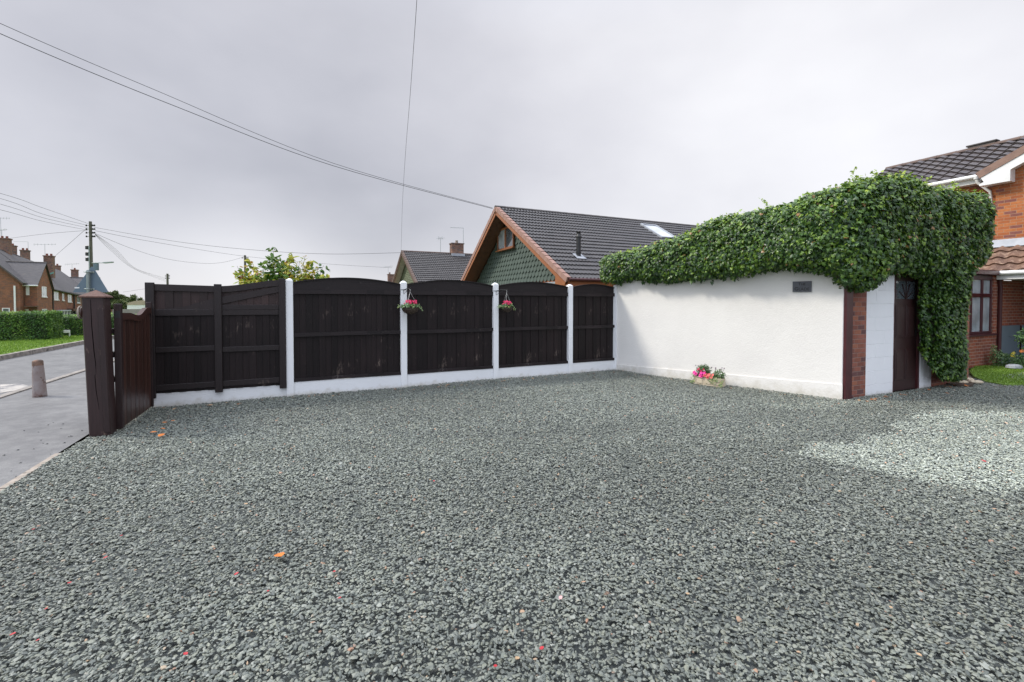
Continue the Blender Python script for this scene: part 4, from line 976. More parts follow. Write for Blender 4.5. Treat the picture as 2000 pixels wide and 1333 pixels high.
def tiles(mb, O, ux, dn, L, S, course=.34, tw=.30, amp=.024, step=.030, per=6, prof='double'):
    """O ridge corner, ux along ridge, dn down the slope (unit)"""
    O, ux, dn = Vector(O), Vector(ux).normalized(), Vector(dn).normalized(); nn = ux.cross(dn); nn = nn if nn.z > 0 else -nn
    nc = max(1, round(S/course)); cs = S/nc; nx = max(2, int(round(L/tw*per))); dx = L/nx
    O_, u_, d_, n_ = map(np.array, (O, ux, dn, nn))
    i = np.arange(nx+1); x = i*dx; ph = (x/tw) % 1.0
    if prof == 'double': wv = amp*(np.maximum(0, np.sin(ph*4*np.pi-.6))**1.0)
    else: wv = amp*(.5+.5*np.sin(ph*2*np.pi))
    for c in range(nc):
        s0, s1 = c*cs, (c+1)*cs+.02; sh = random.uniform(-.003, .003)
        A = O_+u_*x[:, None]+d_*s0+n_*(wv*.9+.002)[:, None]; B = O_+u_*x[:, None]+d_*s1+n_*(wv+step+sh)[:, None]; Cc = O_+u_*x[:, None]+d_*(s1-.004)+n_*(wv*.5-.01)[:, None]
        vs = np.concatenate([A, B, Cc]); m_ = nx+1
        mb.add([tuple(v) for v in vs], [[k, k+1, m_+k+1, m_+k] for k in range(nx)]+[[m_+k, m_+k+1, 2*m_+k+1, 2*m_+k] for k in range(nx)], 0)
def half_round(mb, p, q, r, seglen=.45, m=0):
    p, q = Vector(p), Vector(q); d = (q-p); L = d.length; d.normalize(); side = Vector((0, 0, 1)).cross(d).normalized(); up = d.cross(side)
    k = max(1, int(L/seglen))
    for i in range(k):
        a = p+d*(L*i/k); b = p+d*(L*(i+1)/k+.02); r0, r1 = r, r*1.06; vs = []
        for pt_, rr in ((a, r0), (b, r1)):
            for j in range(9): c = math.pi*j/8; vs.append(pt_+side*math.cos(c)*rr+up*math.sin(c)*rr*.8)
        mb.add(vs, [[j, j+1, 10+j, 9+j] for j in range(8)]+[list(range(9)), list(range(9, 18))], m)
# ------------------------------------------------------------------ green-gabled bungalow
def bungalow(Za, apex_px, name_lab, dims, main):
    A = at(*apex_px, Za); L = dims['L']; wR, wL, dropR, dropL = dims['wR'], dims['wL'], dims['dR'], dims['dL']; over = dims['over']
    t = thing('bungalow', name_lab, 'house', (A.x, A.y, 0), ALPHA)
    zr = A.z                                       # local: x along ridge, y away (+) / toward camera (-)
    eR, eL = zr-dropR, zr-dropL
    dnR = Vector((0, -wR, -dropR)).normalized(); dnL = Vector((0, wL, -dropL)).normalized()
    SR = math.hypot(wR, dropR); SL = math.hypot(wL, dropL)
    roof = MB(); tiles(roof, (.12, 0, zr), (1, 0, 0), dnR, L-.12, SR, .34, .30, .034, .045, prof='double'); tiles(roof, (.12, 0, zr), (1, 0, 0), dnL, L-.12, SL, .34, .30, .034, .045, prof='double')
    ro = roof.build('roof', M['tile_dark'], t)
    dk = MB(); 
    for dn, S_, in ((dnR, SR), (dnL, SL)):
        nn = Vector((1, 0, 0)).cross(dn); nn = nn if nn.z > 0 else -nn
        a = Vector((.10, 0, zr))-nn*.03; dk.prism([a, a+Vector((L-.10, 0, 0)), a+Vector((L-.10, 0, 0))+dn*(S_-.03), a+dn*(S_-.03)], -nn*.06)
    dk.build('roof_deck', M['soffit'], ro)
    rg = MB(); half_round(rg, (0.0, 0, zr-.01), (L, 0, zr-.01), .11); rg.build('ridge_tiles', M['ridge'] if main else M['ridge_brown'], ro)
    # verge units: stepped caps down each gable edge
    for dn, S_ in ((dnR, SR), (dnL, SL)):
        nn = Vector((1, 0, 0)).cross(dn); nn = nn if nn.z > 0 else -nn; vg = MB(); k = max(1, round(S_/.34)); cs = S_/k
        for i in range(k):
            a = Vector((0, 0, zr))+dn*(cs*i+.006)+nn*.012; b = Vector((0, 0, zr))+dn*(cs*(i+1)+.02)+nn*.034
            W = .17; Hh = .16; vs = [a, a+Vector((W, 0, 0)), b+Vector((W, 0, 0)), b, a-nn*Hh*.85, b-nn*Hh, a+Vector((.02, 0, 0))-nn*Hh*.85, b+Vector((.02, 0, 0))-nn*Hh, a+nn*.028, a+Vector((W, 0, 0))+nn*.028, b+Vector((W, 0, 0))+nn*.028, b+nn*.028]
            vg.add(vs, [(8, 9, 10, 11), (0, 8, 11, 3), (0, 3, 5, 4), (3, 11, 10, 2), (9, 1, 2, 10), (4, 5, 7, 6), (3, 2, 7, 5)])
        vg.build('verge_tiles', M['verge'] if main else M['ridge_brown'], ro)
    # bargeboards and the deep soffit behind them
    for dn, S_ in ((dnR, SR), (dnL, SL)):
        nn = Vector((1, 0, 0)).cross(dn); nn = nn if nn.z > 0 else -nn
        a = Vector((.022, 0, zr))-nn*.15; b = a+dn*(S_-.02); bb = MB(); bb.prism([a, b, b-nn*.13, a-nn*.13], (.028, 0, 0)); bb.build('bargeboard', M['orangewood'] if main else M['soffit'], t)
        sf = MB(); a2 = Vector((.052, 0, zr))-nn*.19; b2 = a2+dn*(S_-.03); sf.prism([a2, b2, b2+Vector((over-.05, 0, 0)), a2+Vector((over-.05, 0, 0))], nn*.012); sf.build('soffit', M['soffit'] if main else M['cream'], t)
    # gable wall and cladding
    yR, yL = -(wR-.75 if main else wR-.45), wL-(.5 if main else .45)
    slopeR, slopeL = dropR/wR, dropL/wL
    zc = zr-.26
    gw = MB(); gw.prism([Vector((over+.06, yR, 0)), Vector((over+.06, yL, 0)), Vector((over+.06, yL, zc-slopeL*yL)), Vector((over+.06, 0, zc)), Vector((over+.06, yR, zc+slopeR*yR))], (.2, 0, 0))
    gw.build('gable_wall', M['brick'] if main else M['brick_low'], t)
    cl = MB(); zb_ = eR+.02 if main else eR+.1; tw, ex = (.285, .215) if main else (.22, .14); row = 0; z = zb_
    while z < zc:
        y = yR+(tw/2 if row % 2 else 0)
        while y < yL:
            yc_ = y
            lim = zc-(slopeL*yc_ if yc_ > 0 else -slopeR*yc_)
            if z+ex*.5 < lim-.0:
                j = random.uniform(-.002, .002); w2 = tw*.5*.93
                prf = [(-w2, ex*1.35), (-w2, ex*.55), (-w2*.88, ex*.34), (-w2*.45, ex*.13), (0, 0), (w2*.45, ex*.13), (w2*.88, ex*.34), (w2, ex*.55), (w2, ex*1.35)]
                def XX(zz): return over+.05-.050*(1-zz/(ex*1.35))+j
                fr_ = [Vector((XX(b_), yc_+a_, z+b_)) for a_, b_ in prf]
                fr_ = [Vector((p.x, p.y, min(p.z, zc-(slopeL*p.y if p.y > 0 else -slopeR*p.y)+.04))) for p in fr_]
                cl.add(fr_+[p+Vector((.016, 0, 0)) for p in fr_], [list(range(9))]+[[i, i+9, i+10, i+1] for i in range(8)])
            y += tw
        z += ex; row += 1
    cl.build('scalloped_cladding', M['greentile'] if main else M['olive'], t)
    # side wall and back
    sw = MB(); sw.box(over+.27, L-.2, yR, yR+.2, 0, eR-.05); sw.build('side_wall', M['brick'] if main else M['brick_low'], t)
    sw = MB(); sw.box(over+.27, L-.2, yL-.2, yL, 0, eL+.1); sw.build('side_wall', M['brick'] if main else M['brick_low'], t)
    sw = MB(); sw.prism([Vector((L-.4, yR, 0)), Vector((L-.4, yL, 0)), Vector((L-.4, yL, zc-slopeL*yL)), Vector((L-.4, 0, zc)), Vector((L-.4, yR, zc+slopeR*yR))], (.2, 0, 0)); sw.build('gable_wall', M['brick'] if main else M['brick_low'], t)
    # eaves gutter toward the camera
    gt = MB(); gy = -wR-.05; gz_ = eR-.03; gt.tube([(.06, gy, gz_), (L, gy, gz_)], .055, 8); gt.build('gutter', M['maroon'] if main else M['white'], t)
    fa = MB(); fa.box(.08, L, -wR+.02, -wR+.045, eR-.22, eR-.02); fa.build('fascia', M['orangewood'] if main else M['white'], t)
    return t, A, dnR, dnL, SR, SL, yR, yL, zc
M['greentile'] = simple('green_painted_scallop', (.052, .078, .064), (.066, .094, .078), .6, 2.5, 40, .2)
M['olive'] = simple('olive_scallop', (.15, .17, .10), (.11, .13, .075), .7, 3, 40, .2)
ZA = 20.0
# widths from the picture: right eave and left verge directions
B_t, A1, dnR, dnL, SR, SL, yR, yL, zc = bungalow(ZA, (967, 405), 'bungalow with green scalloped gable, orange bargeboards and dark tiled roof', dict(L=16.5, wR=5.85, wL=5.6, dR=3.40, dL=3.62, over=.75), True)
def bl(px, py, x):     # picture point on the gable plane at local x
    q = onp(px, py, (A1.x+fv.x*x, A1.y+fv.y*x), bv); I = inv(B_t) @ q; return I
ov = .75
wa, wb_ = bl(974, 492, ov), bl(1005.5, 484, ov); wtop = bl(975, 450, ov); y0, y1 = sorted((wa.y, wb_.y)); z0 = min(wa.z, wb_.z)+.02; z1 = z0+.98
win = MB(); fwd = .07
for a, b, c, d in ((y0, y1, z0, z0+fwd), (y0, y1, z1-fwd, z1), (y0, y0+fwd, z0+fwd, z1-fwd), (y1-fwd, y1, z0+fwd, z1-fwd), ((y0+y1)/2-.04, (y0+y1)/2+.04, z0+fwd, z1-fwd)): win.box(ov-.085, ov+.0, a, b, c, d, bev=.008)
wo = win.build('window', M['orangewood'], B_t)
pn = MB(); pn.box(ov-.035, ov-.02, y0+fwd, (y0+y1)/2-.041, z0+fwd, z1-fwd); pn.build('pane', M['glass'], wo)
pn = MB(); pn.box(ov-.035, ov-.02, (y0+y1)/2+.041, y1-fwd, z0+fwd, z1-fwd); pn.build('pane', M['glass_pale'], wo)
si = MB(); si.box(ov-.16, ov-.02, y0-.06, y1+.06, z0-.05, z0-.003, bev=.006); si.build('sill', M['orangewood'], wo)
# boxed eave end at the right foot of the gable
nb = MB(); eR_ = A1.z-3.40; nb.prism([Vector((.055, -5.80, eR_-.20)), Vector((.055, -5.05, eR_-.20)), Vector((.055, -5.05, eR_+.21))], (ov+.2, 0, 0)); nb.build('box_end', M['orangewood'], B_t)
ld = MB(); ld.box(ov-.06, ov+.055, yR, yL, eR_-.08, eR_-.005); ld.build('cladding_sill', M['lead'], B_t)
fl = MB(); s_f = inv(B_t) @ (A1); 
# flue on the near slope: find slope point seen at (1130,503)
def slope_pt(px, py, W0=5.85, D0=3.40):
    nrm_ = Vector((0, -3.40, 5.85)).normalized(); nw = Matrix.Rotation(ALPHA, 4, 'Z') @ nrm_; d = ray(px, py); o = Vector((0, 0, H)); tt = (A1-o).dot(nw)/d.dot(nw); return inv(B_t) @ (o+d*tt)
p = slope_pt(1130, 503)
fl = MB(); fl.tube([p-Vector((0, 0, .3)), p+Vector((0, 0, .75))], .085, 14); fl.tube([p+Vector((0, 0, .15)), p+Vector((0, 0, .19))], .105, 14); fl.tube([p+Vector((0, 0, .72)), p+Vector((0, 0, .78)), p+Vector((0, 0, .80)), p+Vector((0, 0, .92)), p+Vector((0, 0, .93))], [.10, .11, .075, .08, .10], 14); fo = fl.build('flue', M['black'], B_t)
nrm = Vector((0, -3.40, 5.85)).normalized(); dn_ = Vector((0, -5.85, -3.40)).normalized()
fm = MB(); c = p+nrm*.055; fm.prism([c+Vector((-.19, 0, 0))-dn_*.18, c+Vector((.19, 0, 0))-dn_*.18, c+Vector((.20, 0, 0))+dn_*.24, c+Vector((-.20, 0, 0))+dn_*.24], nrm*.012); fm.build('flashing', M['lead'], fo)
# rooflight
ca, cb, cc, cd = slope_pt(1252, 441), slope_pt(1281, 441.5), slope_pt(1313, 467), slope_pt(1288, 467)
xa = (ca.x+cd.x)/2; xb = (cb.x+cc.x)/2; sa = (Vector((0, ca.y, ca.z-A1.z))).dot(dn_); sb = (Vector((0, cd.y, cd.z-A1.z))).dot(dn_)
O = Vector((0, 0, A1.z)); fr_ = MB()
def sq(x, s, k): return O+Vector((x, 0, 0))+dn_*s+nrm*k
for (x_0, x_1, s_0, s_1) in ((xa, xb, sa, sa+.08), (xa, xb, sb-.08, sb), (xa, xa+.08, sa+.08, sb-.08), (xb-.08, xb, sa+.08, sb-.08)):
    fr_.prism([sq(x_0, s_0, .03), sq(x_1, s_0, .03), sq(x_1, s_1, .03), sq(x_0, s_1, .03)], nrm*.09)
ro_ = fr_.build('rooflight', M['lead'], B_t); gm = MB(); gm.prism([sq(xa+.08, sa+.08, .05), sq(xb-.08, sa+.08, .05), sq(xb-.08, sb-.08, .05), sq(xa+.08, sb-.08, .05)], nrm*.03); gm.build('pane', M['skyglass'], ro_)
# ------------------------------------------------------------------ second bungalow further back
B2, A2, *_r = bungalow(36.0, (783.5, 491), 'grey roofed bungalow with olive scalloped gable and brick chimney, behind the fence', dict(L=14.0, wR=4.9, wL=4.9, dR=2.75, dL=2.9, over=.55), False)
q = onp(892, 500, A2, fv); q = inv(B2) @ q; cx_ = q.x
ch = MB(); ch.box(cx_-.50, cx_+.50, -.33, .33, A2.z-.4, A2.z+.78); ch.box(cx_-.55, cx_+.55, -.38, .38, A2.z+.781, A2.z+.86); co = ch.build('chimney', M['chimney'], B2)
pt2 = MB(); pt2.lathe([(.13, A2.z+.861), (.11, A2.z+1.06), (.13, A2.z+1.1), (.09, A2.z+1.1), (.09, A2.z+.9)], 12, Matrix.Translation((cx_, 0, 0))); pt2.build('chimney_pot', M['edging'], co)
fs = MB(); fs.box(cx_-.56, cx_+.56, -.48, -.335, A2.z-.30, A2.z-.02); fs.build('flashing', M['lead'], co)
# aerials
def aerial(name_label, base, hgt, kind, rot=0.0, ln=1.1):
    t = thing('aerial', name_label, 'aerial', base, rot)
    m_ = MB(); m_.tube([(0, 0, 0), (0, 0, hgt)], .016, 6); m_.build('mast', M['galv'], t)
    b = MB()
    if kind == 'bar':
        b.tube([(0, 0, hgt-.02), (-ln, 0, hgt-.06)], .016, 6); b.tube([(-ln, -.1, hgt-.06), (-ln, .1, hgt-.06)], .01, 5)
    else:
        b.tube([(-ln/2, 0, hgt-.04), (ln/2, 0, hgt+.10)], .014, 6)
        for k in range(7):
            x = -ln/2+ln*k/6; z = hgt-.04+.14*k/6; hh = .16 if k in (0, 1, 5) else .09; b.tube([(x, 0, z-hh), (x, 0, z+hh)], .008, 5); b.tube([(x, -.2, z), (x, .2, z)], .008, 5)
    b.build('array', M['galv'], t)
pt = B2.matrix_basis @ Vector((cx_+.52, 0, 0)); pt = Vector((A2.x, A2.y, 0))+fv*(cx_+.58)
aerial('bent bar aerial on the chimney behind the fence', Vector((pt.x, pt.y, A2.z+.25)), 1.95, 'bar', ALPHA, 1.1)
pt = onp(860.5, 495, A2, fv); aerial('small upright aerial standing on the ridge left of the chimney', Vector((pt.x, pt.y, A2.z-.02)), 1.2, 'yagi', 1.3, .9)
# far house whose chimney shows over the fence
c = at(765, 560, 62); t = thing('brick_house', 'distant brick house showing only its chimney over the fence left of the bungalows', 'house', (c.x, c.y, 0), ALPHA)
mb = MB(); mb.box(-1.5, 6, -3, 3, 0, 2.9); mb.build('wall', M['brick_far'], t)
rf = MB(); rf.prism([Vector((-1.7, -3.3, 2.8)), Vector((-1.7, 3.3, 2.8)), Vector((-1.7, 0, 4.15))], (7.9, 0, 0)); ro = rf.build('roof', M['slate_far'], t)
c1 = MB(); c1.box(-.5, .25, -.3, .3, 3.9, 5.35); c1.box(-.56, .31, -.36, .36, 5.351, 5.45); c1.lathe([(.1, 5.451), (.09, 5.7)], 8, Matrix.Translation((-.25, 0, 0))); c1.build('chimney', M['chimney'], ro)
aerial('thin aerial on the distant chimney over the fence', Vector((c.x, c.y, 5.45))+fv*(-.45), 1.0, 'yagi', 0.3, 1.1)
# ------------------------------------------------------------------ brick house on the right
HB = Vector((12.1, 11.4, 0)); HROT = ALPHA-R(90)
t = thing('brick_house', 'two storey orange brick house with white gutters and canopy roof beyond the ivy', 'house', HB, HROT)
# local x toward the camera (-bv), local y along fv (into the house)
def hl(P): return inv(t) @ Vector(P)
def hbox(name, x0, x1, y0, y1, z0, z1, mt, parent=None, bev=0.0):
    mb = MB(); mb.box(x0, x1, y0, y1, z0, z1, bev=bev); return mb.build(name, mt, parent or t)
hbox('wall', -3.7, -.255, 1.0, 1.25, 0, 5.05, M['brick'])
xg = -.25
gwm = MB(); gwm.prism([Vector((xg, .65, 2.3)), Vector((4.65, .65, 2.3)), Vector((4.65, .65, 5.0)), Vector((2.2, .65, 6.27)), Vector((xg, .65, 5.0))], (0, .25, 0)); gwm.build('gable_wall', M['brick'], t)
hbox('wall', xg+.002, xg+.25, .901, 1.25, 2.3, 5.0, M['brick'])
hbox('wall', -.2, 4.65, 1.55, 1.8, 0, 2.9, M['brick_low'])          # back of the porch
hbox('wall', -3.7, -3.45, 1.251, 6.0, 0, 5.05, M['brick'])
# main roof
rz, ry, ez, ey = 6.30, 3.2, 4.97, .72
rf = MB(); dn = Vector((0, ey-ry, ez-rz)); Sx = dn.length; tiles(rf, (-3.87, ry, rz), (1, 0, 0), dn, 8.5, Sx, .30, .30, .062, .045, 8, 'single'); 
tiles(rf, (-3.87, ry, rz), (1, 0, 0), Vector((0, ry-ey, ez-rz)), 8.5, Sx, .30, .30, .062, .045, 8, 'single'); ro = rf.build('roof', M['tile_mix'], t)
rf = MB(); nn = Vector((0, rz-ez, ry-ey)).normalized(); nn = Vector((0, -(rz-ez), (ry-ey))).normalized()
rf.prism([Vector((-3.8, ry, rz))-nn*.03, Vector((4.6, ry, rz))-nn*.03, Vector((4.6, ey+.03, ez))-nn*.03, Vector((-3.8, ey+.03, ez))-nn*.03], -nn*.05); rf.build('roof_deck', M['soffit'], ro)
rg = MB(); half_round(rg, (-3.9, ry, rz-.01), (4.6, ry, rz-.01), .12, .45); rg.build('ridge_tiles', M['ridge_brown'], ro)
rv = MB(); rv.box(-1.75, -1.05, ry-.12, ry+.12, rz+.105, rz+.15, bev=.01); rv.box(-1.7, -1.1, ry-.09, ry+.09, rz+.05, rz+.104); rv.build('ridge_vent', M['ridge'], ro)
gt = MB(); gt.tube([(-3.87, ey-.06, ez-.03), (-.60, ey-.06, ez-.03)], .058, 10); gt.build('gutter', M['white'], t)
hbox('fascia', -3.85, -.56, ey+.01, ey+.035, ez-.20, ez-.02, M['white']); hbox('soffit', -3.85, -.56, ey+.036, 1.0, ez-.20, ez-.185, M['white'])
# cross gable roof with white bargeboards
ax, az, vy = 2.2, 6.33, .38; sl_ = .52
for sd in (-1, 1):
    dnv = Vector((sd*1.0, 0, -sl_)).normalized(); Sg = 2.72/math.cos(math.atan(sl_)); nn = Vector((sd*sl_, 0, 1)).normalized()
    tl = MB(); tiles(tl, (ax, vy, az), (0, 1, 0), dnv, 2.9, Sg, .30, .30, .045, .03, 8, 'single'); tl.build('cross_roof', M['tile_mix'], ro)
    a = Vector((ax, vy-.03, az)); b = a+dnv*Sg
    vg = MB(); vg.prism([a+nn*.06, b+nn*.06, b-nn*.11, a-nn*.11], (0, .15, 0)); vg.build('verge_tiles', M['verge_brown'] if 'verge_brown' in M else M['ridge_brown'], ro)
    bb = MB(); a2 = Vector((ax, vy-.012, az))-nn*.112; b2 = a2+dnv*(Sg-.02); bb.prism([a2, b2, b2-nn*.19, a2-nn*.19], (0, .03, 0)); bb.build('bargeboard', M['white'], t)
    sf = MB(); a3 = a2-nn*.15+Vector((0, .031, 0)); b3 = a3+dnv*(Sg-.05); sf.prism([a3, b3, b3+Vector((0, .24, 0)), a3+Vector((0, .24, 0))], -nn*.012); sf.build('soffit', M['white'], t)
bxx = MB(); xe = ax-2.72; ze = az-2.72*sl_-.25
bxx.prism([Vector((xe+.05, vy-.014, ze-.05)), Vector((xe+.62, vy-.014, ze-.05)), Vector((xe+.62, vy-.014, ze+.26)), Vector((xe+.05, vy-.014, ze+.0))], (0, .3, 0)); bxx.build('box_end', M['white'], t)
dp = MB(); dp.tube([(-.64, ey-.06, ez-.06), (-.62, ey-.06, ez-.18), (-.42, .84, ez-.46), (-.40, .86, ez-.75), (-.40, .86, 2.9)], .036, 10); dp.tube([(-.64, ey-.06, ez-.02), (-.64, ey-.06, ez-.10)], .055, 10); dp.build('downpipe', M['white'], t)
# lean-to canopy roof
cz0, cz1, cy0, cy1 = 2.34, 3.02, -.02, .60
rf = MB(); dn = Vector((0, cy0-cy1, cz0-cz1)); tiles(rf, (-1.2, cy1, cz1), (1, 0, 0), dn, 5.9, dn.length, .24, .27, .06, .045, 8, 'single'); cro = rf.build('canopy_roof', M['tile_brown'], t)
fs = MB(); fs.prism([Vector((-.85, .632, 3.19)), Vector((4.6, .632, 3.19)), Vector((4.6, .50, 2.985)), Vector((-.85, .50, 2.985))], (0, -.012, .004)); fs.build('flashing', M['lead'], cro)
dkm = MB(); dkm.prism([Vector((-1.15, cy1, cz1-.05)), Vector((4.6, cy1, cz1-.05)), Vector((4.6, cy0+.02, cz0-.05)), Vector((-1.15, cy0+.02, cz0-.05))], (0, 0, -.03)); dkm.build('canopy_deck', M['soffit'], cro)
gt = MB(); gt.tube([(.02, cy0-.05, cz0-.04), (4.6, cy0-.05, cz0-.04)], .055, 10); gt.build('gutter', M['white'], t); hbox('fascia', .02, 4.6, cy0-.0, cy0+.025, cz0-.20, cz0-.03, M['white'])
hbox('porch_ceiling', .02, 4.6, cy0+.03, 1.549, cz0-.20, cz0-.18, M['cream'])
# ground floor bay: wall face toward the camera at x=0, running to the left (negative y)
wy0, wy1, sz, hz_ = -1.75, -.10, .80, 2.18
hbox('bay_wall', -.22, -.0, -2.6, .0, 0, sz-.045, M['brick_low']); hbox('bay_wall', -.22, 0, -.095, .0, sz-.044, 2.2, M['brick_low']); hbox('bay_wall', -1.6, -.221, -.22, 0, 0, 2.2, M['brick_low'])
hbox('bay_sill', -.1, .05, -2.6, .02, sz-.044, sz, M['maroon'], bev=.006)
hbox('bay_fascia', -.25, .10, -2.6, .10, 2.24, 2.36, M['maroon'], bev=.01)
wn2 = MB(); fw = .06
ty = 1.70
for a, b, c, d in ((wy0, wy1, sz+.001, sz+fw), (wy0, wy1, hz_-fw, hz_+.055), (wy1-fw, wy1, sz+fw, hz_-fw), (wy0, wy0+fw, sz+fw, hz_-fw), (wy0+fw, wy1-fw, ty, ty+.09)): wn2.box(-.10, -.02, a, b, c, d, bev=.006)
mids = [-.62, -1.18]
for m_ in mids: wn2.box(-.10, -.02, m_-.035, m_+.035, sz+fw, hz_-fw, bev=.005)
wo = wn2.build('window', M['maroon'], t)
edges_ = [wy0+fw]+[v for m_ in sorted(mids) for v in (m_-.036, m_+.036)]+[wy1-fw]
for k in range(0, len(edges_), 2):
    for c, d in ((sz+fw, ty-.001), (ty+.091, hz_-fw)):
        pn = MB(); pn.box(-.065, -.055, edges_[k], edges_[k+1], c, d); pn.build('pane', M['glass_pale'], wo)
dp = MB(); dp.tube([(.04, .05, 2.24), (.04, .10, 2.1), (.04, .14, 1.95), (.04, .14, 0)], .045, 10); dp.build('downpipe', M['maroon'], t)
hbox('corner_wall', -.22, -.001, .002, 1.548, 0, 2.13, M['brick_low'])
hbox('porch_panel', .05, 4.6, 1.40, 1.548, 0, .98, M['plumblue'], bev=.01); pn = hbox('porch_panel', .002, .03, .22, 1.39, 0, .98, M['plumblue'], bev=.004); hb = MB(); hb.tube([(.05, .75, .70), (.05, 1.35, .70)], .010, 6); hb.build('rail', M['galv'], pn)
hbox('porch_shelf', 1.15, 2.2, 1.38, 1.545, 1.30, 1.35, M['maroon'], bev=.006)
lp = thing('porch_lamp', 'small round black porch lamp on the brick wall under the canopy', 'lamp', HB+Vector((0, 0, 0)), HROT)
q_ = onp(1967, 563, HB+fv*1.50, bv); ql = inv(lp) @ q_
m_ = MB(); m_.lathe([(0, 0), (.05, 0), (.05, .02), (0, .02)], 14, Matrix.Translation((ql.x, 1.548, ql.z)) @ Matrix.Rotation(R(90), 4, 'X')); m_.tube([(ql.x, 1.53, ql.z), (ql.x, 1.45, ql.z+.03)], .012, 6); m_.build('bracket', M['black'], lp)
m_ = MB(); m_.lathe([(.0, -.085), (.045, -.075), (.065, -.03), (.065, .02), (.045, .05), (0, .06)], 16, Matrix.Translation((ql.x, 1.44, ql.z))); m_.build('globe', glass_mat('smoked_glass', (.05, .05, .055), .1), lp)
m_ = MB(); m_.lathe([(.072, .035), (.05, .07), (0, .085)], 16, Matrix.Translation((ql.x, 1.44, ql.z))); m_.build('cap', M['black'], lp)
# lawn, bed and its plants
lw = [gp(1893, 727), gp(1903, 738), gp(1925, 748), gp(1960, 754), gp(2100, 757), gp(2300, 752), gp(2150, 716), gp(2000, 716), gp(1950, 716), gp(1905, 718)]
lp_ = [(p.x, p.y) for p in lw]; sheet('lawn', lp_, .03, M['grassbase'], thick=.04)
def blades(name, poly, n, z, hgt, lab, seedv, wid=.006):
    r = np.random.default_rng(seedv); pa = np.array(poly); mn, mx = pa.min(0), pa.max(0); X = r.uniform(mn[0], mx[0], n*3); Y = r.uniform(mn[1], mx[1], n*3); c = np.zeros(len(X), bool)
    for i in range(len(pa)):
        x0, y0 = pa[i]; x1, y1 = pa[(i+1) % len(pa)]; c ^= ((y0 > Y) != (y1 > Y)) & (X < (x1-x0)*(Y-y0)/(y1-y0+1e-12)+x0)
    X, Y = X[c][:n], Y[c][:n]; n = len(X); a = r.uniform(0, 6.28, n); h = hgt*r.uniform(.5, 1.2, n); w_ = wid*r.uniform(.7, 1.4, n); l = r.normal(0, .4, (n, 2))*h[:, None]
    V = np.zeros((n, 3, 3)); V[:, 0] = np.stack([X+np.cos(a)*w_, Y+np.sin(a)*w_, np.full(n, z)], 1); V[:, 1] = np.stack([X-np.cos(a)*w_, Y-np.sin(a)*w_, np.full(n, z)], 1); V[:, 2] = np.stack([X+l[:, 0], Y+l[:, 1], z+h], 1)
    o = build_np(name, V.reshape(-1, 3), np.arange(n*3).reshape(-1, 3), M['grass'], attrs={'rnd': np.repeat(r.uniform(0, 1, n), 3)}, base=False); tag(o, lab, 'grass', kind='stuff')
blades('grass', lp_, 16000, .028, .035, 'short mown grass of the small lawn by the brick house', 4)
bed = [gp(1944, 716), gp(2150, 716), HB+Vector((0, 0, 0))-bv*3+fv*1.3, HB+fv*1.3]
sheet('flower_bed', [(p.x, p.y) for p in bed], .034, M['soil'])
def plant(name, label, cat_, p, spec, flowers=(), mt='basketleaf', group=None):
    t = thing(name, label, cat_, p, 0, group); V, Fa, rv = cat([blob(*s) for s in spec]); build_np('foliage', V, Fa, M[mt], t, attrs={'rnd': rv})
    for nm, mm, cs, rad in flowers:
        fl = MB()
        for c in cs: flower(fl, Vector(c), (-.3, -1, .5), rad, 0, 8)
        fl.build(nm, M[mm], t)
    return t
pp = gp(1950, 718); plant('flowering_plant', 'bushy green plant with yellow flowers in the bed by the downpipe', 'plant', pp, [((0, 0, .22), (.20, .16, .22), 420, .05, .2, .9), ((-.08, .05, .42), (.06, .06, .16), 90, .04, .5, 1)], [('flowers', 'lemon', [(.16, -.16, .34), (.13, -.17, .30), (.20, -.15, .37), (.17, -.18, .28)], .035)])
pp = gp(1984, 720); plant('flowering_plant', 'low green plant with one orange flower beside the grey panel', 'plant', pp, [((0, 0, .2), (.24, .16, .20), 450, .05, .1, .8)], [('flowers', 'orangep', [(-.02, -.12, .42), (.02, -.12, .43)], .04)])
pp = gp(2012, 730); plant('shrub', 'rounded leafy shrub at the right edge of the photo', 'shrub', pp, [((0, 0, .75), (.22, .25, .30), 600, .06, .1, .7), ((0, 0, .35), (.10, .10, .30), 200, .05, .1, .6)])
pp = gp(1980, 723); mb = MB(); mb.lathe([(0, 0), (.10, 0), (.13, .02), (.12, .07), (.07, .10), (0, .11)], 9, Matrix.Scale(1.3, 4, Vector((1, 0, 0))), smooth=False); o = mb.build('stone', M['lead'], base=False); o.location = pp+Vector((0, 0, .03)); tag(o, 'pale grey rounded stone at the edge of the flower bed', 'stone')
# rubble and soil at the ivy foot
mb = MB(); 
fc = [gp(1845, 752), gp(1868, 758), gp(1898, 757), gp(1906, 748), gp(1894, 738), gp(1870, 735)]
mb.prism([Vector((p.x, p.y, -.003)) for p in fc], (0, 0, .045)); tag(mb.build('soil_patch', M['soil'], base=False), kind='structure')
for k, (px, py) in enumerate(((1880, 752), (1899, 751), (1889, 746), (1908, 752))):
    p = gp(px, py); mb = MB(); mb.lathe([(0, 0), (.06, 0), (.07, .02), (.05, .045), (0, .055)], 7, Matrix.Rotation(k, 4, 'Z') @ Matrix.Scale(1.5, 4, Vector((1, 0, 0))), smooth=False); o = mb.build('stone', M['stone'], base=False); o.location = p+Vector((0, 0, .035)); tag(o, 'buff edging stone at the foot of the ivy by the lawn', 'stone', 'buff stones at the ivy foot')
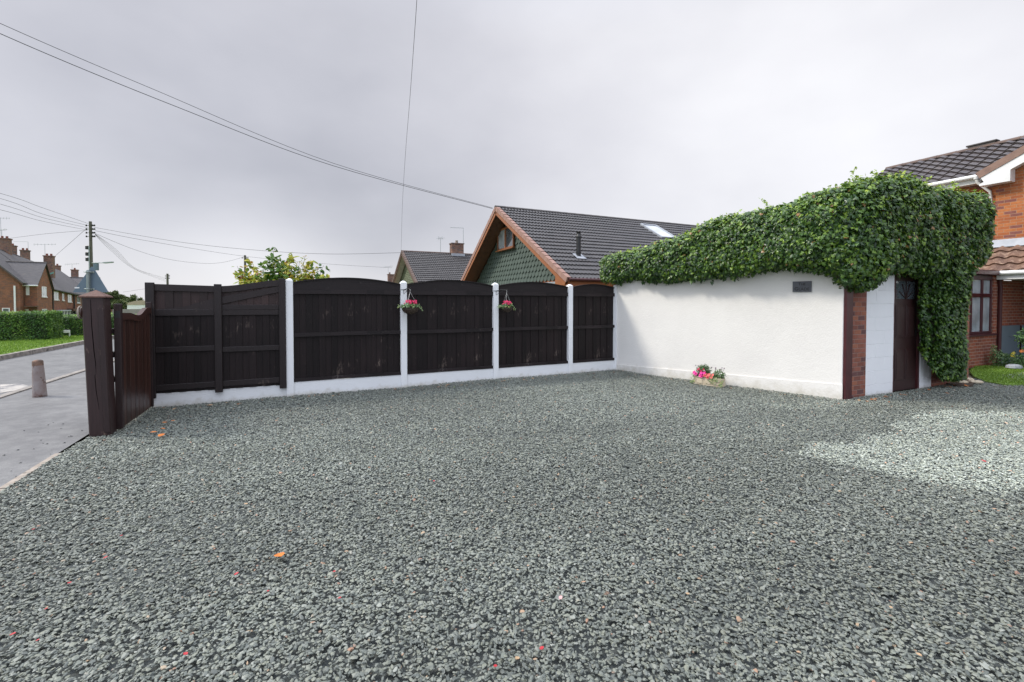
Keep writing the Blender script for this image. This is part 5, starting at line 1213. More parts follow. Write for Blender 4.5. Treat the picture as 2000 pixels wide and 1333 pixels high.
# ------------------------------------------------------------------ verge, hedges, street sign
vpoly = [(G(aR-.16, 12).x, G(aR-.16, 12).y), (G(aR-.16, 32).x, G(aR-.16, 32).y), (G(-14, 32).x, G(-14, 32).y), (G(-16, 12).x, G(-16, 12).y)]
blades('grass', vpoly, 60000, .098, .06, 'bright mown grass verge across the road below the hedges', 6, .012)
def hedge(label, A, B, thick, z0, z1, n, seedv, leaf=.06):
    r = np.random.default_rng(seedv); A, B = Vector(A), Vector(B); d = (B-A); L = d.length; rot = math.atan2(d.y, d.x)
    t = thing('hedge', label, 'hedge', (A.x, A.y, z0), rot); hh = z1-z0
    def lump(x, z, k):
        q = np.random.default_rng(k); o = 0
        for i in range(6): o = o+np.sin(x*q.uniform(.8, 6)+z*q.uniform(1, 6)+q.uniform(0, 6))
        return o/6
    pts = []; nr = []
    for nm, k in (('f', int(n*.55)), ('t', int(n*.25)), ('e', int(n*.2))):
        u = r.uniform(0, L, k); v = r.uniform(0, 1, k)
        if nm == 'f': P = np.stack([u, -.0+.06*lump(u, v*hh, 1), v*hh], 1); Nn = np.tile([0, -1, .15], (k, 1))
        elif nm == 't': P = np.stack([u, v*thick, hh+.04*lump(u, v, 2)], 1); Nn = np.tile([0, -.2, 1], (k, 1))
        else: P = np.stack([L+.05*lump(v*4, u, 3), u/L*thick, v*hh], 1); Nn = np.tile([1, -.2, .2], (k, 1))
        pts.append(P); nr.append(Nn)
    P = np.concatenate(pts)+r.normal(0, .025, (n if False else sum(len(p) for p in pts), 3)); Nn = np.concatenate(nr).astype(float)
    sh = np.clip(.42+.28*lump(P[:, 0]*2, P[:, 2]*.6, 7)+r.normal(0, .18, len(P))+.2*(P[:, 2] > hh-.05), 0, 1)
    V, Fa, rv = leafset(P, Nn, leaf, DIA, .6, .3, r, sh); build_np('foliage', V, Fa, M['hedge'], t, attrs={'rnd': rv})
    c = MB(); c.box(.04, L-.06, .06, thick-.04, .0, hh-.06, bev=.05); c.build('twigs', M['hedgecore'], t)
pe = gp(97, 664, .1); hz1 = 1.17
hedge('near clipped green hedge running out of frame at left', pe-fv*9.5-bv*.6, pe, 1.3, .10, 1.19, 26000, 21, .06)
pe2 = gp(118, 657, .1); hedge('darker hedge beyond the street name sign', pe2-fv*1.2, pe2+fv*7.5, 1.5, .10, .98, 16000, 22, .06)
ps = gp(134.5, 658, .1); t = thing('street_sign', 'low white street name plate on short posts before the dark hedge', 'street sign', ps-fv*0, ALPHA)
zt_ = at(134, 645, ps.y).z-.1; zb_ = at(134, 650.5, ps.y).z-.1
mb = MB(); mb.box(-.95, .03, -.012, .012, zb_, zt_, bev=.003); pl_ = mb.build('plate', M['white'], t)
mb = MB(); x = -.86
for k, w_ in enumerate((.05, .03, .05, .04, .05, .04, 0, .05, .03, .05)):
    if w_: mb.box(x, x+w_, -.0145, -.0125, zb_+.035, zt_-.03)
    x += w_+.03 if w_ else .05
mb.build('lettering', simple('faded_letter', (.22, .23, .26), None, .6), pl_)
for x in (-.93, .015): mb = MB(); mb.box(x-.02, x+.02, .013, .045, -.02, zt_-.01); mb.build('leg', M['white'], t)
# pale post at the left frame edge before the hedge
# ------------------------------------------------------------------ terrace across the road
RU = Vector((-.5, .866, 0)); RV = Vector((.866, .5, 0)); RE = Vector((-49.3, 46.0, 0)); RROT = math.atan2(RU.y, RU.x)
def rw(u, v, z): return RE+RU*u+RV*v+Vector((0, 0, z))
def ruv(px, py, v=None, u=None):
    q = onp(px, py, RE+RV*v, RU) if v is not None else onp(px, py, RE+RU*u, RV); d = q-RE; return d.dot(RU), d.dot(RV), q.z
GZ = -2.2
def face(parent, name, pts, mt, thick):      # polygon in world space with thickness vector
    mb = MB(); mb.prism(pts, thick); return mb.build(name, mt, parent, world=True)
def win_v(parent, px0, px1, py0, py1, v, mull=1, name='window', dark=False):
    u0, _, za = ruv(px0, py0, v=v); u1, _, zb = ruv(px1, py1, v=v); fr = .07
    mb = MB()
    def bx(a, b, c, d, t0=.03): mb.prism([rw(a, v+.002, c), rw(b, v+.002, c), rw(b, v+.002, d), rw(a, v+.002, d)], RV*t0)
    bx(u0, u1, za-fr, za); bx(u0, u1, zb, zb+fr); bx(u0, u0+fr, zb+fr, za-fr); bx(u1-fr, u1, zb+fr, za-fr)
    for k in range(mull): c = u0+(u1-u0)*(k+1)/(mull+1); bx(c-.035, c+.035, zb+fr, za-fr)
    w = mb.build(name, M['white'], parent, world=True)
    face(w, 'x', [], M['glass'], (0, 0, 0)) if False else None
    g = MB(); g.prism([rw(u0+fr, v+.001, zb+fr), rw(u1-fr, v+.001, zb+fr), rw(u1-fr, v+.001, za-fr), rw(u0+fr, v+.001, za-fr)], RV*.012); go = g.build('pane', M['glass'] if dark else M['glass_pale'], parent, world=True); go.parent = w
    s = MB(); s.prism([rw(u0-.06, v+.002, zb-.09), rw(u1+.06, v+.002, zb-.09), rw(u1+.06, v+.002, zb-.005), rw(u0-.06, v+.002, zb-.005)], RV*.09); so = s.build('sill', M['white'], parent, world=True); so.parent = w
def win_u(parent, px0, px1, py0, py1, u, mull=1):
    _, v0, za = ruv(px0, py0, u=u); _, v1, zb = ruv(px1, py1, u=u); fr = .07; mb = MB(); D = -RU
    def bx(a, b, c, d): mb.prism([rw(u-.002, a, c), rw(u-.002, b, c), rw(u-.002, b, d), rw(u-.002, a, d)], D*.03)
    bx(v0, v1, za-fr, za); bx(v0, v1, zb, zb+fr); bx(v0, v0+fr, zb+fr, za-fr); bx(v1-fr, v1, zb+fr, za-fr)
    for k in range(mull): c = v0+(v1-v0)*(k+1)/(mull+1); bx(c-.035, c+.035, zb+fr, za-fr)
    w = mb.build('window', M['white'], parent, world=True)
    g = MB(); g.prism([rw(u-.001, v0+fr, zb+fr), rw(u-.001, v1-fr, zb+fr), rw(u-.001, v1-fr, za-fr), rw(u-.001, v0+fr, za-fr)], D*.012); go = g.build('pane', M['glass'], parent, world=True); go.parent = w
def chim(parent, pxc, wpx, ytop, v, zbase, pots=2, depth=.75):
    u, _, zt = ruv(pxc, ytop, v=v); q = rw(u, v, 0); wd = max(.6, wpx/F*q.y*.75)
    mb = MB(); Mx = Matrix.Translation(q) @ Matrix.Rotation(RROT, 4, 'Z'); mb.box(-depth/2, depth/2, -wd/2, wd/2, zbase, zt-.12, Mx); mb.box(-depth/2-.06, depth/2+.06, -wd/2-.06, wd/2+.06, zt-.119, zt, Mx)
    c = mb.build('chimney', M['chimney'], parent, world=True)
    for k in range(pots):
        pb_ = MB(); off = (k-(pots-1)/2)*.38; pb_.lathe([(.12, zt+.001), (.10, zt+.22), (.12, zt+.25), (.08, zt+.25)], 10, Mx @ Matrix.Translation((0, off, 0))); po = pb_.build('chimney_pot', M['terracotta'], parent, world=True); po.parent = c
    fsm = MB(); zz = zbase+1.0; fsm.prism([Mx @ Vector((-depth/2-.05, -wd/2-.1, zbase+.55)), Mx @ Vector((-depth/2-.05, wd/2+.7, zbase-.2)), Mx @ Vector((-depth/2-.05, wd/2+.7, zbase-.05)), Mx @ Vector((-depth/2-.05, -wd/2-.1, zbase+.75))], -RU*.02)
    fo_ = fsm.build('flashing', M['verdigris'], parent, world=True); fo_.parent = c
    return q, zt
M['verdigris'] = simple('green_flashing', (.13, .30, .26), (.16, .36, .30), .6, 4)
def ez_(u): return 3.60-.052*u
def rz_(u): return 7.75-.060*u
# house one: end gable facing the drive plus a cross wing
h1 = thing('brick_house', 'nearest brick terrace house with end gable and white downpipe above the clipped hedge', 'house', rw(0, 0, GZ), RROT)
vE, vR, vW = -.3, -4.0, -7.7
face(h1, 'end_wall', [rw(0, vW, GZ), rw(0, vE, GZ), rw(0, vE, ez_(0)-.05), rw(0, vR, rz_(0)-.15), rw(0, vW, ez_(0)-.05)], M['brick_far'], RU*.3)
face(h1, 'front_wall', [rw(.301, vE-.3, GZ), rw(6.5, vE-.3, GZ), rw(6.5, vE-.3, ez_(6)), rw(.301, vE-.3, ez_(0))], M['brick_far'], RV*.3)
def slope(parent, name, u0, u1, v0, v1, f0, f1, mt=None, th=.10):
    """roof slope between eave v1 and ridge v0"""
    pts = [rw(u0, v0, f0(u0)), rw(u1, v0, f0(u1)), rw(u1, v1, f1(u1)), rw(u0, v1, f1(u0))]
    n = (pts[1]-pts[0]).cross(pts[3]-pts[0]).normalized(); n = n if n.z > 0 else -n
    return face(parent, name, pts, mt or M['slate_far'], n*th)
rf1 = slope(h1, 'roof', -.25, 12.0, vR, vE+.30, rz_, lambda u: ez_(u)-.1); s2 = slope(h1, 'roof', -.25, 12.0, vR, vW-.3, rz_, lambda u: ez_(u)-.1)
rd = MB(); half_round(rd, rw(-.27, vR, rz_(0)+.06), rw(12, vR, rz_(12)+.06), .13); o = rd.build('ridge_tiles', M['ridge'], h1, world=True); o.parent = rf1
face(h1, 'bargeboard', [rw(-.26, vR, rz_(0)-.02), rw(-.26, vE+.32, ez_(0)-.12), rw(-.26, vE+.32, ez_(0)-.28), rw(-.26, vR, rz_(0)-.2)], M['soffit'], RU*.03)
# wing
wu0, wu1, wv = 1.0, 5.15, .67; ap = ruv(87.5, 515, v=wv); um = ap[0]; wz = ap[2]; e0 = ruv(73, 556, v=wv)[2]; e1 = ruv(102, 564, v=wv)[2]
face(h1, 'wing_gable', [rw(wu0, wv-.25, GZ), rw(wu1, wv-.25, GZ), rw(wu1, wv-.25, e1-.05), rw(um, wv-.25, wz-.12), rw(wu0, wv-.25, e0-.05)], M['brick_far'], RV*.25)
face(h1, 'wing_wall', [rw(wu0, wv-.251, GZ), rw(wu0, -2.2, GZ), rw(wu0, -2.2, e0), rw(wu0, wv-.251, e0)], M['brick_far'], RU*.25)
for ua, ue, ze_, sgn_ in ((wu0-.22, um, e0-.10, 1), (wu1+.12, um, e1-.10, -1)):
    p = [rw(um, wv+.15, wz), rw(um, -2.9, wz), rw(ua, -2.9, ze_), rw(ua, wv+.15, ze_)]; n = (p[1]-p[0]).cross(p[3]-p[0]).normalized(); n = n if n.z > 0 else -n; face(h1, 'wing_roof', p, M['slate_far'], n*.09)
rd = MB(); half_round(rd, rw(um, wv+.17, wz+.06), rw(um, -2.6, wz+.06), .12); rd.build('ridge_tiles', M['ridge'], h1, world=True)
mb = MB(); mb.tube([rw(wu0-.27, wv+.15, e0-.13), rw(wu0-.27, -1.6, e0-.13)], .07, 8); mb.build('gutter', M['white'], h1, world=True)
_, vd, _z = ruv(28.5, 560, u=-.1); mb = MB(); mb.tube([rw(-.12, vd, e0-.2), rw(-.12, vd, GZ)], .075, 8); mb.build('downpipe', M['white'], h1, world=True)
face(h1, 'bargeboard', [rw(um, wv+.152, wz+.0), rw(wu1+.12, wv+.152, e1-.10), rw(wu1+.12, wv+.152, e1-.24), rw(um, wv+.152, wz-.16)], M['soffit'], RV*.03)
win_v(h1, 81, 90.5, 560, 580, wv, 1); win_v(h1, 82, 91.5, 604, 618, wv, 1); win_u(h1, 50.5, 57.5, 558, 577, wu0, 1); win_u(h1, 4, 19.5, 602, 613, 0, 0)
mb = MB(); _, va, z1_ = ruv(50, 600, u=wu0-.5); _, vb, _z = ruv(72, 600, u=wu0-.5); mb.prism([rw(wu0-.9, va, z1_), rw(wu0-.002, va, z1_), rw(wu0-.002, vb, z1_), rw(wu0-.9, vb, z1_)], (0, 0, .12)); mb.build('porch_roof', M['soffit'], h1, world=True)
_, va, za = ruv(51, 604, u=wu0-.02); _, vb, _z = ruv(56, 604, u=wu0-.02); mb = MB(); mb.prism([rw(wu0-.04, va, GZ), rw(wu0-.04, vb, GZ), rw(wu0-.04, vb, za), rw(wu0-.04, va, za)], RU*.03); mb.build('door', M['cream'], h1, world=True)
mb = MB(); _, va, za = ruv(38, 562, u=-.05); _, _v, zb = ruv(38, 600, u=-.05); mb.tube([rw(wu0-.06, va, za), rw(wu0-.06, va, zb)], .06, 8); mb.build('soil_pipe', M['soffit'], h1, world=True)
# rooflight on the main slope
ps_ = [(.9, 3.0)]
sl0 = lambda u, v: rw(u, v, rz_(u)+(ez_(u)-.1-rz_(u))*(v-vR)/(vE+.30-vR)+.12)
face(rf1, 'rooflight', [sl0(1.0, -2.6), sl0(2.0, -2.6), sl0(2.0, -1.6), sl0(1.0, -1.6)], M['white'], (0, 0, .05)); 
o = [x for x in COL.objects if x.name.startswith('rooflight') and x.parent == rf1]
for x in o:
    x.parent = h1; 
    # verts were brought into the roof's frame, which equals the house's
q1, z1c = chim(h1, 9, 20, 466, -4.0, rz_(7)-1.2, 2, .9); q2, z2c = chim(h1, 25, 8, 480, -6.5, rz_(9)-2.4, 1, .6); q3, z3c = chim(h1, 49, 15, 489, -5.2, rz_(12)-1.6, 2, .7)
# house two
h2 = thing('brick_house', 'second brick terrace house with white bay and dark garage opening left of the road sign', 'house', rw(12.1, 0, GZ), RROT)
face(h2, 'front_wall', [rw(5.2, -.3, GZ), rw(24, -.3, GZ), rw(24, -.3, ez_(24)-.35), rw(5.2, -.3, ez_(5))], M['brick_far'], RV*.3)
re2 = lambda u: ruv(105, 521, v=-4.0)[2]+(u-22.6)*-.20 if u > 22.6 else rz_(u)
rr2 = lambda u: 6.95-.060*(u-12)
rf2 = slope(h2, 'roof', 5.4, 25.5, -4.0, .25, lambda u: rr2(u) if u > 12 else rz_(u)+.02, lambda u: ez_(u)-.14); slope(h2, 'roof', 5.4, 25.5, -4.0, -8, lambda u: rr2(u) if u > 12 else rz_(u)+.02, lambda u: ez_(u)-.14)
mb = MB(); mb.tube([rw(5.3, .32, ez_(5.3)-.12), rw(24, .32, ez_(24)-.3)], .08, 8); mb.build('gutter', M['black'], h2, world=True)
for px in (102.8, 144.5):
    u_, _, _z = ruv(px, 580, v=.08); mb = MB(); mb.tube([rw(u_, .10, ez_(u_)-.15), rw(u_, .10, GZ)], .07, 8); mb.build('downpipe', M['black'], h2, world=True)
win_v(h2, 105, 114, 569.5, 586, 0, 1); win_v(h2, 121, 125, 572, 587, 0, 0, dark=True); win_v(h2, 132, 139.5, 575.5, 590, 0, 1); win_v(h2, 150, 156, 579, 592, 0, 1, dark=True)
# bay and garage
u0, _, za = ruv(104, 609, v=.4); u1, _, _z = ruv(129, 609, v=.4); mb = MB(); mb.prism([rw(u0, .002, za), rw(u1, .002, za), rw(u1, .9, za), rw(u0, .9, za)], (0, 0, .14)); by = mb.build('bay_roof', M['lead'], h2, world=True)
mb = MB(); 
for k in range(5): uu = u0+.05+(u1-u0-.16)*k/4; mb.prism([rw(uu, .70, GZ), rw(uu+.1, .70, GZ), rw(uu+.1, .70, za), rw(uu, .70, za)], RV*.1)
mb.prism([rw(u0+.05, .70, za-.4), rw(u0+.05, .8, za-.4), rw(u0+.05, .8, za-.001), rw(u0+.05, .7, za-.001)], -RU*.05); bw_ = mb.build('bay_window', M['white'], h2, world=True)
face(h2, 'bay_pane', [rw(u0+.1, .002, GZ), rw(u1-.1, .002, GZ), rw(u1-.1, .002, za-.001), rw(u0+.1, .002, za-.001)], M['glass'], RV*.69)
u0, _, za = ruv(131, 608, v=0); u1, _, _z = ruv(150, 608, v=0); face(h2, 'garage_opening', [rw(u0, .002, GZ), rw(u1, .002, GZ), rw(u1, .002, za), rw(u0, .002, za)], M['black'], RV*.03); face(h2, 'garage_roof', [rw(u0-.2, .033, za+.01), rw(u1+.3, .033, za+.01), rw(u1+.3, .033, za+.3), rw(u0-.2, .033, za+.3)], M['soffit'], RV*.6)
q4, z4c = chim(h2, 96, 17, 500, -1.4, 4.6, 2, .85); q5, z5c = chim(h2, 112, 10, 519, -5.0, rr2(20)-1.5, 1, .7)
# house three, its wing roof closes the row
h3 = thing('brick_house', 'farthest brick terrace house, roof mostly hidden by the triangular road sign', 'house', rw(25.6, 0, GZ), RROT)
zr3 = ruv(140, 543.5, u=26)[2]; e3 = 2.15
face(h3, 'front_wall', [rw(24.02, -.3, GZ), rw(40, -.3, GZ), rw(40, -.3, 1.7), rw(24.02, -.3, 2.2)], M['brick_far'], RV*.3)
for ua, ub in ((22.6, 26.0), (29.4, 26.0)):
    p = [rw(ub, .3, zr3), rw(ub, -6.5, zr3), rw(ua, -6.5, e3), rw(ua, .3, e3)]; n = (p[1]-p[0]).cross(p[3]-p[0]).normalized(); n = n if n.z > 0 else -n; face(h3, 'wing_roof', p, M['slate_far'], n*.10)
face(h3, 'wing_gable', [rw(23, -.0, GZ), rw(29, -.0, GZ), rw(29, -.0, e3), rw(26, 0, zr3-.1), rw(23, 0, e3)], M['brick_far'], RV*.2)
rd = MB(); half_round(rd, rw(26, .3, zr3+.07), rw(26, -6.5, zr3+.07), .13); rd.build('ridge_tiles', M['ridge'], h3, world=True)
slope(h3, 'roof', 29, 46, -4, .3, lambda u: zr3-.04*(u-26), lambda u: 1.7-.03*(u-29)); 
q6, z6c = chim(h3, 146, 12, 527, -3.0, zr3-.8, 1, .7)
win_v(h3, 160, 166, 580, 592, .0, 1)
aerial('H shaped aerial on the chimney nearest the telegraph pole', Vector((q4.x-.5, q4.y, z4c)), 1.35, 'yagi', .5, 1.9)
aerial('long bar aerial beside the middle terrace chimney', Vector((q3.x+.4, q3.y, z3c-.4)), 1.5, 'bar', .3, 1.4)
aerial('upright aerial on the tallest terrace chimney', Vector((q1.x-.3, q1.y, z1c)), .9, 'yagi', .2, .9)
aerial('double aerial on the farthest terrace chimney', Vector((q6.x-.4, q6.y, z6c)), .8, 'yagi', .3, 1.6)
c = at(2, 465, 50); aerial('large aerial cut by the left edge of the photo', Vector((c.x, c.y, z1c-.1)), 2.1, 'yagi', .8, 1.3)
# ------------------------------------------------------------------ poles and wires
def pole(label, px, ytop, Y, rad, insul, extra=None):
    p = at(px, ytop, Y); t = thing('telegraph_pole', label, 'utility pole', (p.x, p.y, -2.0 if Y > 30 else 0)); h = p.z-t.location.z
    mb = MB(); mb.tube([(0, 0, 0), (0, 0, h*.5), (0, 0, h)], [rad*1.25, rad*1.1, rad*.92], 14); mb.build('shaft', M['polewood'], t)
    for k in range(insul):
        z = h-.35-.32*k; i_ = MB(); i_.tube([(-rad-.22, -.05, z), (rad+.30, -.05, z)], .022, 6)
        for x in (-rad-.20, rad+.12, rad+.28): i_.lathe([(.0, -.08), (.06, -.07), (.06, .04), (.03, .08), (0, .08)], 8, Matrix.Translation((x, -.05, z)))
        i_.build('insulator_arm', M['black'], t)
    return t, p, h
tp, pp, hp = pole('tall timber telegraph pole with insulators and a street light arm behind the road sign', 176.5, 433, 40, .115, 4)
for yy in (484, 496.5, 507):
    z = at(176, yy, 40).z+2; b = MB(); b.box(-.42, -.17, -.12, .12, z-.16, z+.16, bev=.03); b.build('junction_box', M['black'], tp)
z = at(176, 514.5, 40).z+2; b = MB(); b.tube([(.1, -.1, z), (.9, -.12, z+.02), (1.55, -.12, z+.02)], .03, 8); ar_ = b.build('lamp_arm', M['galv'], tp)
lh = MB(); lh.prism([Vector((1.25, -.25, z-.03)), Vector((2.0, -.2, z+.03)), Vector((2.0, 0, z+.03)), Vector((1.25, .02, z-.03))], (0, 0, .10)); lo = lh.build('lamp_head', M['galv'], tp)
z = at(187, 520, 40).z+2; b = MB(); b.box(.25, .62, -.12, .1, z-.38, z+.25, bev=.03); b.build('equipment_box', M['signblue'], tp)
# grey-green cable cover down the pole
b = MB(); b.box(-.05, .05, -.20, -.165, 2, hp-2.2, bev=.01); b.build('cable_cover', M['galv'], tp)
p2, pp2, _h = pole('distant telegraph pole rising beside the yellowing tree', 478.5, 499, 60, .14, 1)
p3, pp3, _h = pole('small distant telegraph pole above the braced fence panel', 327, 535, 95, .20, 3)
def wire(label, pts, r=.012, group='overhead wires'):
    """pts: (px, py, Y) samples of a hanging cable, smoothed"""
    P = [at(*p) for p in pts]; out = []; n = len(P)
    for i in range(n-1):
        a, b, c, d = P[max(i-1, 0)], P[i], P[i+1], P[min(i+2, n-1)]
        for k in range(8):
            u = k/8; out.append(.5*((2*b)+(c-a)*u+(2*a-5*b+4*c-d)*u*u+(-a+3*b-3*c+d)*u**3))
    out.append(P[-1]); mb = MB(); mb.tube(out, r, 5); tag(mb.build('overhead_wire', M['wire']), label, 'wire', group)
wire('lower thick cable sweeping down to the green gabled bungalow', [(-420, -135, 9), (0, 66, 11.5), (350, 211, 14), (650, 324, 16.8), (962, 408, 20.1)], .010)
wire('upper thin cable sweeping down to the green gabled bungalow', [(-420, -150, 9), (0, 46, 11.6), (300, 175, 14), (650, 319, 16.9), (962, 406.5, 20.1)], .008)
wire('near vertical thin wire rising from the grey roofed bungalow', [(783.5, 490, 36), (786, 400, 28), (792, 300, 22), (800, 200, 17), (808, 90, 13.5), (816, -30, 11), (824, -200, 9)], .007)
for k, (l, m_, y) in enumerate(((378, 407, 437), (388, 419, 441), (399, 426, 445.5), (410, 433, 450))):
    wire(('topmost', 'second', 'third', 'lowest')[k]+' of the four wires running left from the tall telegraph pole', [(-300, l-75, 22), (0, l, 28), (85, m_, 33), (172, y, 40)], .011)
wire('upper long wire from the tall pole to the grey roofed bungalow', [(184, 444.5, 40), (350, 473, 39), (500, 489, 38), (640, 496.5, 37), (783, 494, 36)], .013)
wire('straighter lower wire from the tall pole passing the yellowing tree', [(186, 451, 40), (300, 473, 46), (478, 501, 60), (640, 516, 62), (766, 523.5, 63)], .014)
wire('deeply sagging wire between the tall pole and the pole by the tree', [(187, 457, 40), (260, 487, 45), (330, 507, 50), (400, 515, 55), (440, 512, 58), (477, 502, 60)], .013)
for k, (a, b) in enumerate(((2, 0), (4.5, 2), (7, 4.5), (10, 7))):
    wire(('first', 'second', 'third', 'fourth')[k]+' faint wire from the top down in the fan reaching the small distant pole', [(186, 457+a*.2, 40), (215+4*(3-k), 488, 50), (262+2*(3-k), 526, 72), (325, 544+b, 95)], .012)
wire('service wire from the tall pole to the terrace chimney nearest it', [(170, 446, 40), (138, 474, 46), (106, 502, 52)], .013)
wire('service wire from the tall pole to the tallest terrace chimney', [(170, 450.5, 40), (90, 457, 45), (18, 466, 50)], .013)
wire('low faint wire behind the small distant pole', [(240, 571, 90), (300, 562, 92), (330, 556, 95)], .018)
# ------------------------------------------------------------------ yellowing tree behind the fence
def fruit_tree():
    r = np.random.default_rng(33); base = at(550, 592, 10.2); base.z = 0
    t = thing('young_tree', 'young tree with yellow and green leaves rising over the dark fence', 'tree', base)
    tr = MB(); tr.tube([(0, 0, 0), (.02, 0, .8), (0, .02, 1.4)], [.06, .05, .035], 8)
    sets = []
    shoots = [(463, 520, 0), (470, 545, 0), (485, 508, 0), (500, 530, 0), (513, 512, 1), (525, 505, 1), (533, 482, 1), (540, 500, 1), (548, 515, 1), (556, 508, 0), (566, 498, 0), (575, 520, 1), (585, 510, 2), (596, 500, 2), (604, 520, 2), (606, 508, 0), (618, 522, 0), (632, 519, 1), (640, 538, 0), (520, 535, 0), (570, 540, 0), (610, 540, 0), (490, 540, 0), (545, 535, 1), (590, 535, 0), (628, 540, 0), (478, 530, 0), (560, 525, 0), (508, 545, 0), (625, 535, 0)]
    for px, py, kind in shoots:
        Yd = 10.2+r.uniform(-.35, .35); tip = at(px, py, Yd)-base; st = Vector((tip.x*.55+r.normal(0, .05), (tip.y)*.4, 1.35+r.uniform(0, .2)))
        mid = st.lerp(tip, .5)+Vector((r.normal(0, .03), r.normal(0, .03), .03)); tr.tube([(0, 0, 1.2), st, mid, tip], [.018, .012, .007, .003], 5)
        m = 80; u = r.uniform(.15, 1, m); P = np.array([tuple(st.lerp(mid, min(1, x*2)) if x < .5 else mid.lerp(tip, (x-.5)*2)) for x in u]); ang = r.uniform(0, 6.28, m)
        P = P+np.stack([np.cos(ang), np.sin(ang), np.zeros(m)], 1)*.055; nn = np.stack([np.cos(ang)*.5, np.sin(ang)*.5, r.uniform(.2, 1, m)], 1)
        sh = np.clip(r.normal(.25 if kind == 1 else .62, .22, m), 0, 1)
        sets.append(leafset(P, nn, .055 if kind == 2 else .13, OVAL, .4, .35, r, sh, .8))
    tr.build('trunk', M['bark'], t); V, Fa, rv = cat(sets); build_np('crown', V, Fa, M['fruitleaf'], t, attrs={'rnd': rv})
fruit_tree()
# ------------------------------------------------------------------ far trees, caravan, wall beyond the gate
def far_tree(label, px, ytop, wpx, Y, seedv, zb=-2):
    r = np.random.default_rng(seedv); c = at(px, ytop, Y); rad = wpx/F*Y/2; t = thing('broadleaf_tree', label, 'tree', (c.x, c.y, zb), 0, 'trees beyond the road'); hh = c.z-zb
    tr = MB(); tr.tube([(0, 0, 0), (.1, 0, hh*.35), (0, .1, hh*.7)], [.28, .2, .1], 8)
    for k in range(6): a = k*1.05; tr.tube([(0, 0, hh*.35), (math.cos(a)*rad*.5, math.sin(a)*rad*.5, hh*.7)], [.1, .03], 5)
    tr.build('trunk', M['bark'], t)
    sets = []
    for k in range(34):
        a = r.uniform(0, 6.28); q = r.uniform(0, .8)**.7*rad; z = hh-(.15+r.uniform(0, .75)*.62*hh) if q > .45*rad else hh-.5-r.uniform(0, .4)*hh
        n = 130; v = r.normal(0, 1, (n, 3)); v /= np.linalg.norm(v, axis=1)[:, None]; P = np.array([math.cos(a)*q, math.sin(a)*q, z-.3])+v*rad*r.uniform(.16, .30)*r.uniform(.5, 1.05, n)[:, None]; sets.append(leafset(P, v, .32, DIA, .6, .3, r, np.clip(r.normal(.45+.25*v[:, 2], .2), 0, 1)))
    V, Fa, rv = cat(sets); build_np('crown', V, Fa, M['treefar'], t, attrs={'rnd': rv})
far_tree('largest rounded tree behind the gatepost cap, browning leaves', 222, 565, 34, 70, 1); far_tree('slim dark tree between two rounder trees beyond the gate', 244, 575, 16, 85, 2); far_tree('dark round tree above the white caravan roof', 267, 574, 30, 78, 3); far_tree('low bushy tree behind the gate hinge', 252, 588, 26, 66, 4); far_tree('low tree below the largest rounded tree', 236, 582, 24, 62, 5)
c = at(281, 600, 50); t = thing('caravan', 'white caravan with curved tan roof beyond the gate', 'caravan', (c.x, c.y, -.85), R(124))
mb = MB(); prof = [(-1.1, .5), (1.1, .5), (1.2, 1.2), (1.15, 2.2), (-1.15, 2.2), (-1.2, 1.2)]; mb.prism([Vector((-2.3, y, z)) for y, z in prof], (4.6, 0, 0)); mb.build('body', M['white'], t)
mb = MB(); prof = [(-1.2, 2.203), (1.2, 2.203), (1.0, 2.45), (.5, 2.62), (0, 2.68), (-.5, 2.62), (-1.0, 2.45)]; mb.prism([Vector((-2.35, y, z)) for y, z in prof], (4.7, 0, 0)); mb.build('roof', simple('tan_roof', (.42, .34, .25), None, .6), t)
for x in (-1.6, -.4, .8):
    mb = MB(); mb.box(x, x+.8, -1.235, -1.20, 1.25, 1.85, bev=.02); mb.build('window', M['glass'], t)
for yy in (-1.0, .85):
    mb = MB(); mb.lathe([(0, 0), (.33, 0), (.33, .15), (0, .15)], 16, Matrix.Translation((0, yy+.15, .33)) @ Matrix.Rotation(R(90), 4, 'X')); mb.build('wheel', M['black'], t)
c = at(262, 592, 40); c2 = at(258, 592, 40); c = at(255, 592, 40); mb = MB(); mb.prism([Vector((c.x-1.6, 40, -1)), Vector((c2.x, 41.5, -1)), Vector((c2.x, 41.7, -1)), Vector((c.x-1.6, 40.2, -1))], (0, 0, 2.0)); tag(mb.build('boundary_wall', simple('grey_wall', (.30, .27, .25), (.22, .20, .19), .9, 3, 20, .3)), 'pale grey wall beyond the road seen over the gate top', 'wall')
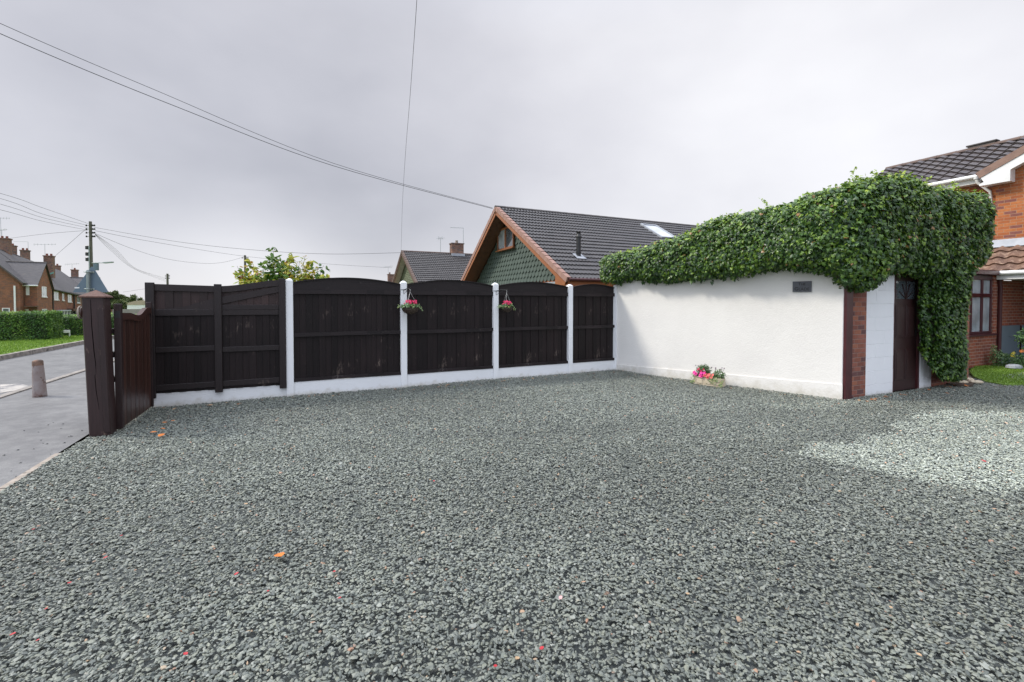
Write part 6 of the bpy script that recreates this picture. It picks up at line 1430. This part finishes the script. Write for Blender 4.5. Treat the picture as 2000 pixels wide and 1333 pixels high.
# ------------------------------------------------------------------ fallen leaves and petals
LM = {'orange': simple('orange_dead_leaf', (.62, .20, .03), (.45, .12, .02), .6, 30), 'brown': simple('brown_dead_leaf', (.28, .13, .06), (.16, .075, .04), .7, 30), 'tan': simple('tan_dead_leaf', (.42, .29, .17), (.30, .2, .11), .7, 30), 'red': simple('red_petal', (.42, .02, .03), None, .6, 30), 'pinkp': simple('pale_pink_petal', (.65, .35, .33), None, .6, 30), 'green': simple('green_fallen_leaf', (.25, .35, .05), None, .6, 30)}
def ground_leaf(px, py, size, mt, label, group=None, z=.046, name='fallen_leaf', cat_='leaf'):
    p = gp(px, py, z); mb = MB(); a = random.uniform(0, 6.28); tp_ = OVAL; curl = random.uniform(.15, .5)
    Mx = Matrix.Rotation(a, 4, 'Z') @ Matrix.Rotation(random.uniform(-.3, .3), 4, 'X')
    vs = [Mx @ Vector(((v[0])*size*1.5, (v[1]-.5)*size, curl*size*(abs(v[0])*1.4+(v[1]-.5)**2))) for v in OVAL[0]]; mb.add(vs, [tuple(f) for f in OVAL[1]], 0, True)
    mn = min(v.z for v in vs); o = mb.build(name, mt, base=False); o.location = p; tag(o, label, cat_, group); return o
random.seed(5)
ground_leaf(546, 1087, .078, LM['orange'], 'single bright orange curled leaf lying on open gravel in the foreground')
ground_leaf(1095, 1168, .026, LM['pinkp'], 'pale pink petal on the gravel at lower centre', name='petal', cat_='petal')
ground_leaf(1921, 901, .045, LM['red'], 'red petal lying on the pale gravel at right', name='petal', cat_='petal')
for px, py in ((135, 1139), (65, 1034), (235, 1047), (523, 1155), (463, 1121), (362, 1278), (23, 1239), (75, 1251), (652, 1117), (664, 1168), (1060, 1266), (968, 1301), (88, 1190), (848, 940), (205, 1089)):
    ground_leaf(px+random.uniform(-2, 2), py, random.uniform(.016, .026), LM['red'], 'small dark red petal scattered on the foreground gravel', 'small red petals on the foreground gravel', name='petal', cat_='petal')
for px, py in ((318, 838), (322, 826), (330, 812), (344, 806), (315, 851), (300, 845), (338, 822)):
    ground_leaf(px, py, random.uniform(.05, .09), LM['orange'], 'orange leaf on the gravel right beside the gate foot', 'orange leaves by the gate foot')
for k in range(70):
    s = random.uniform(-GL+.1, 7.3); off = abs(random.gauss(0, .16))+.06; p = P1+fd*s-Vector((-fd.y, fd.x, 0))*off; px, py = proj(p)
    ground_leaf(px, py, random.uniform(.03, .065), LM[random.choice(('brown', 'brown', 'tan', 'green') if k % 9 == 0 else ('brown', 'tan', 'brown'))], 'dry brown leaf lying along the foot of the dark fence', 'dry leaves along the fence foot', z=.044)
for k in range(44):
    s = random.uniform(.2, 4.4); off = abs(random.gauss(0, .14))+.05; p = N0+fv*s-bv*off; px, py = proj(p)
    ground_leaf(px, py, random.uniform(.03, .06), LM[random.choice(('brown', 'tan', 'orange'))], 'dry leaf lying before the door and brick pier', 'dry leaves before the outbuilding door', z=.044)
for k in range(22):
    s = random.uniform(.6, 4.2); off = abs(random.gauss(0, .12))+.05; p = C0+wd_*s+wn_*off; px, py = proj(p)
    ground_leaf(px, py, random.uniform(.025, .045), LM[random.choice(('brown', 'tan'))], 'small dry leaf at the foot of the white wall', 'dry leaves at the white wall foot', z=.044)
for px, py in ((840, 937), (1000, 905), (1190, 983), (1740, 1187), (1343, 1160), (1795, 1280), (1010, 1287), (735, 965), (480, 985), (1290, 905), (1470, 860), (950, 835), (1640, 960), (230, 1000)):
    ground_leaf(px, py, random.uniform(.018, .032), LM['tan'], 'small tan leaf scrap lying out on the open gravel', 'tan leaf scraps on the open gravel')
for o in list(COL.objects):
    if o.type == 'EMPTY' and not any(c.parent == o for c in COL.objects): print('empty thing', o.name)
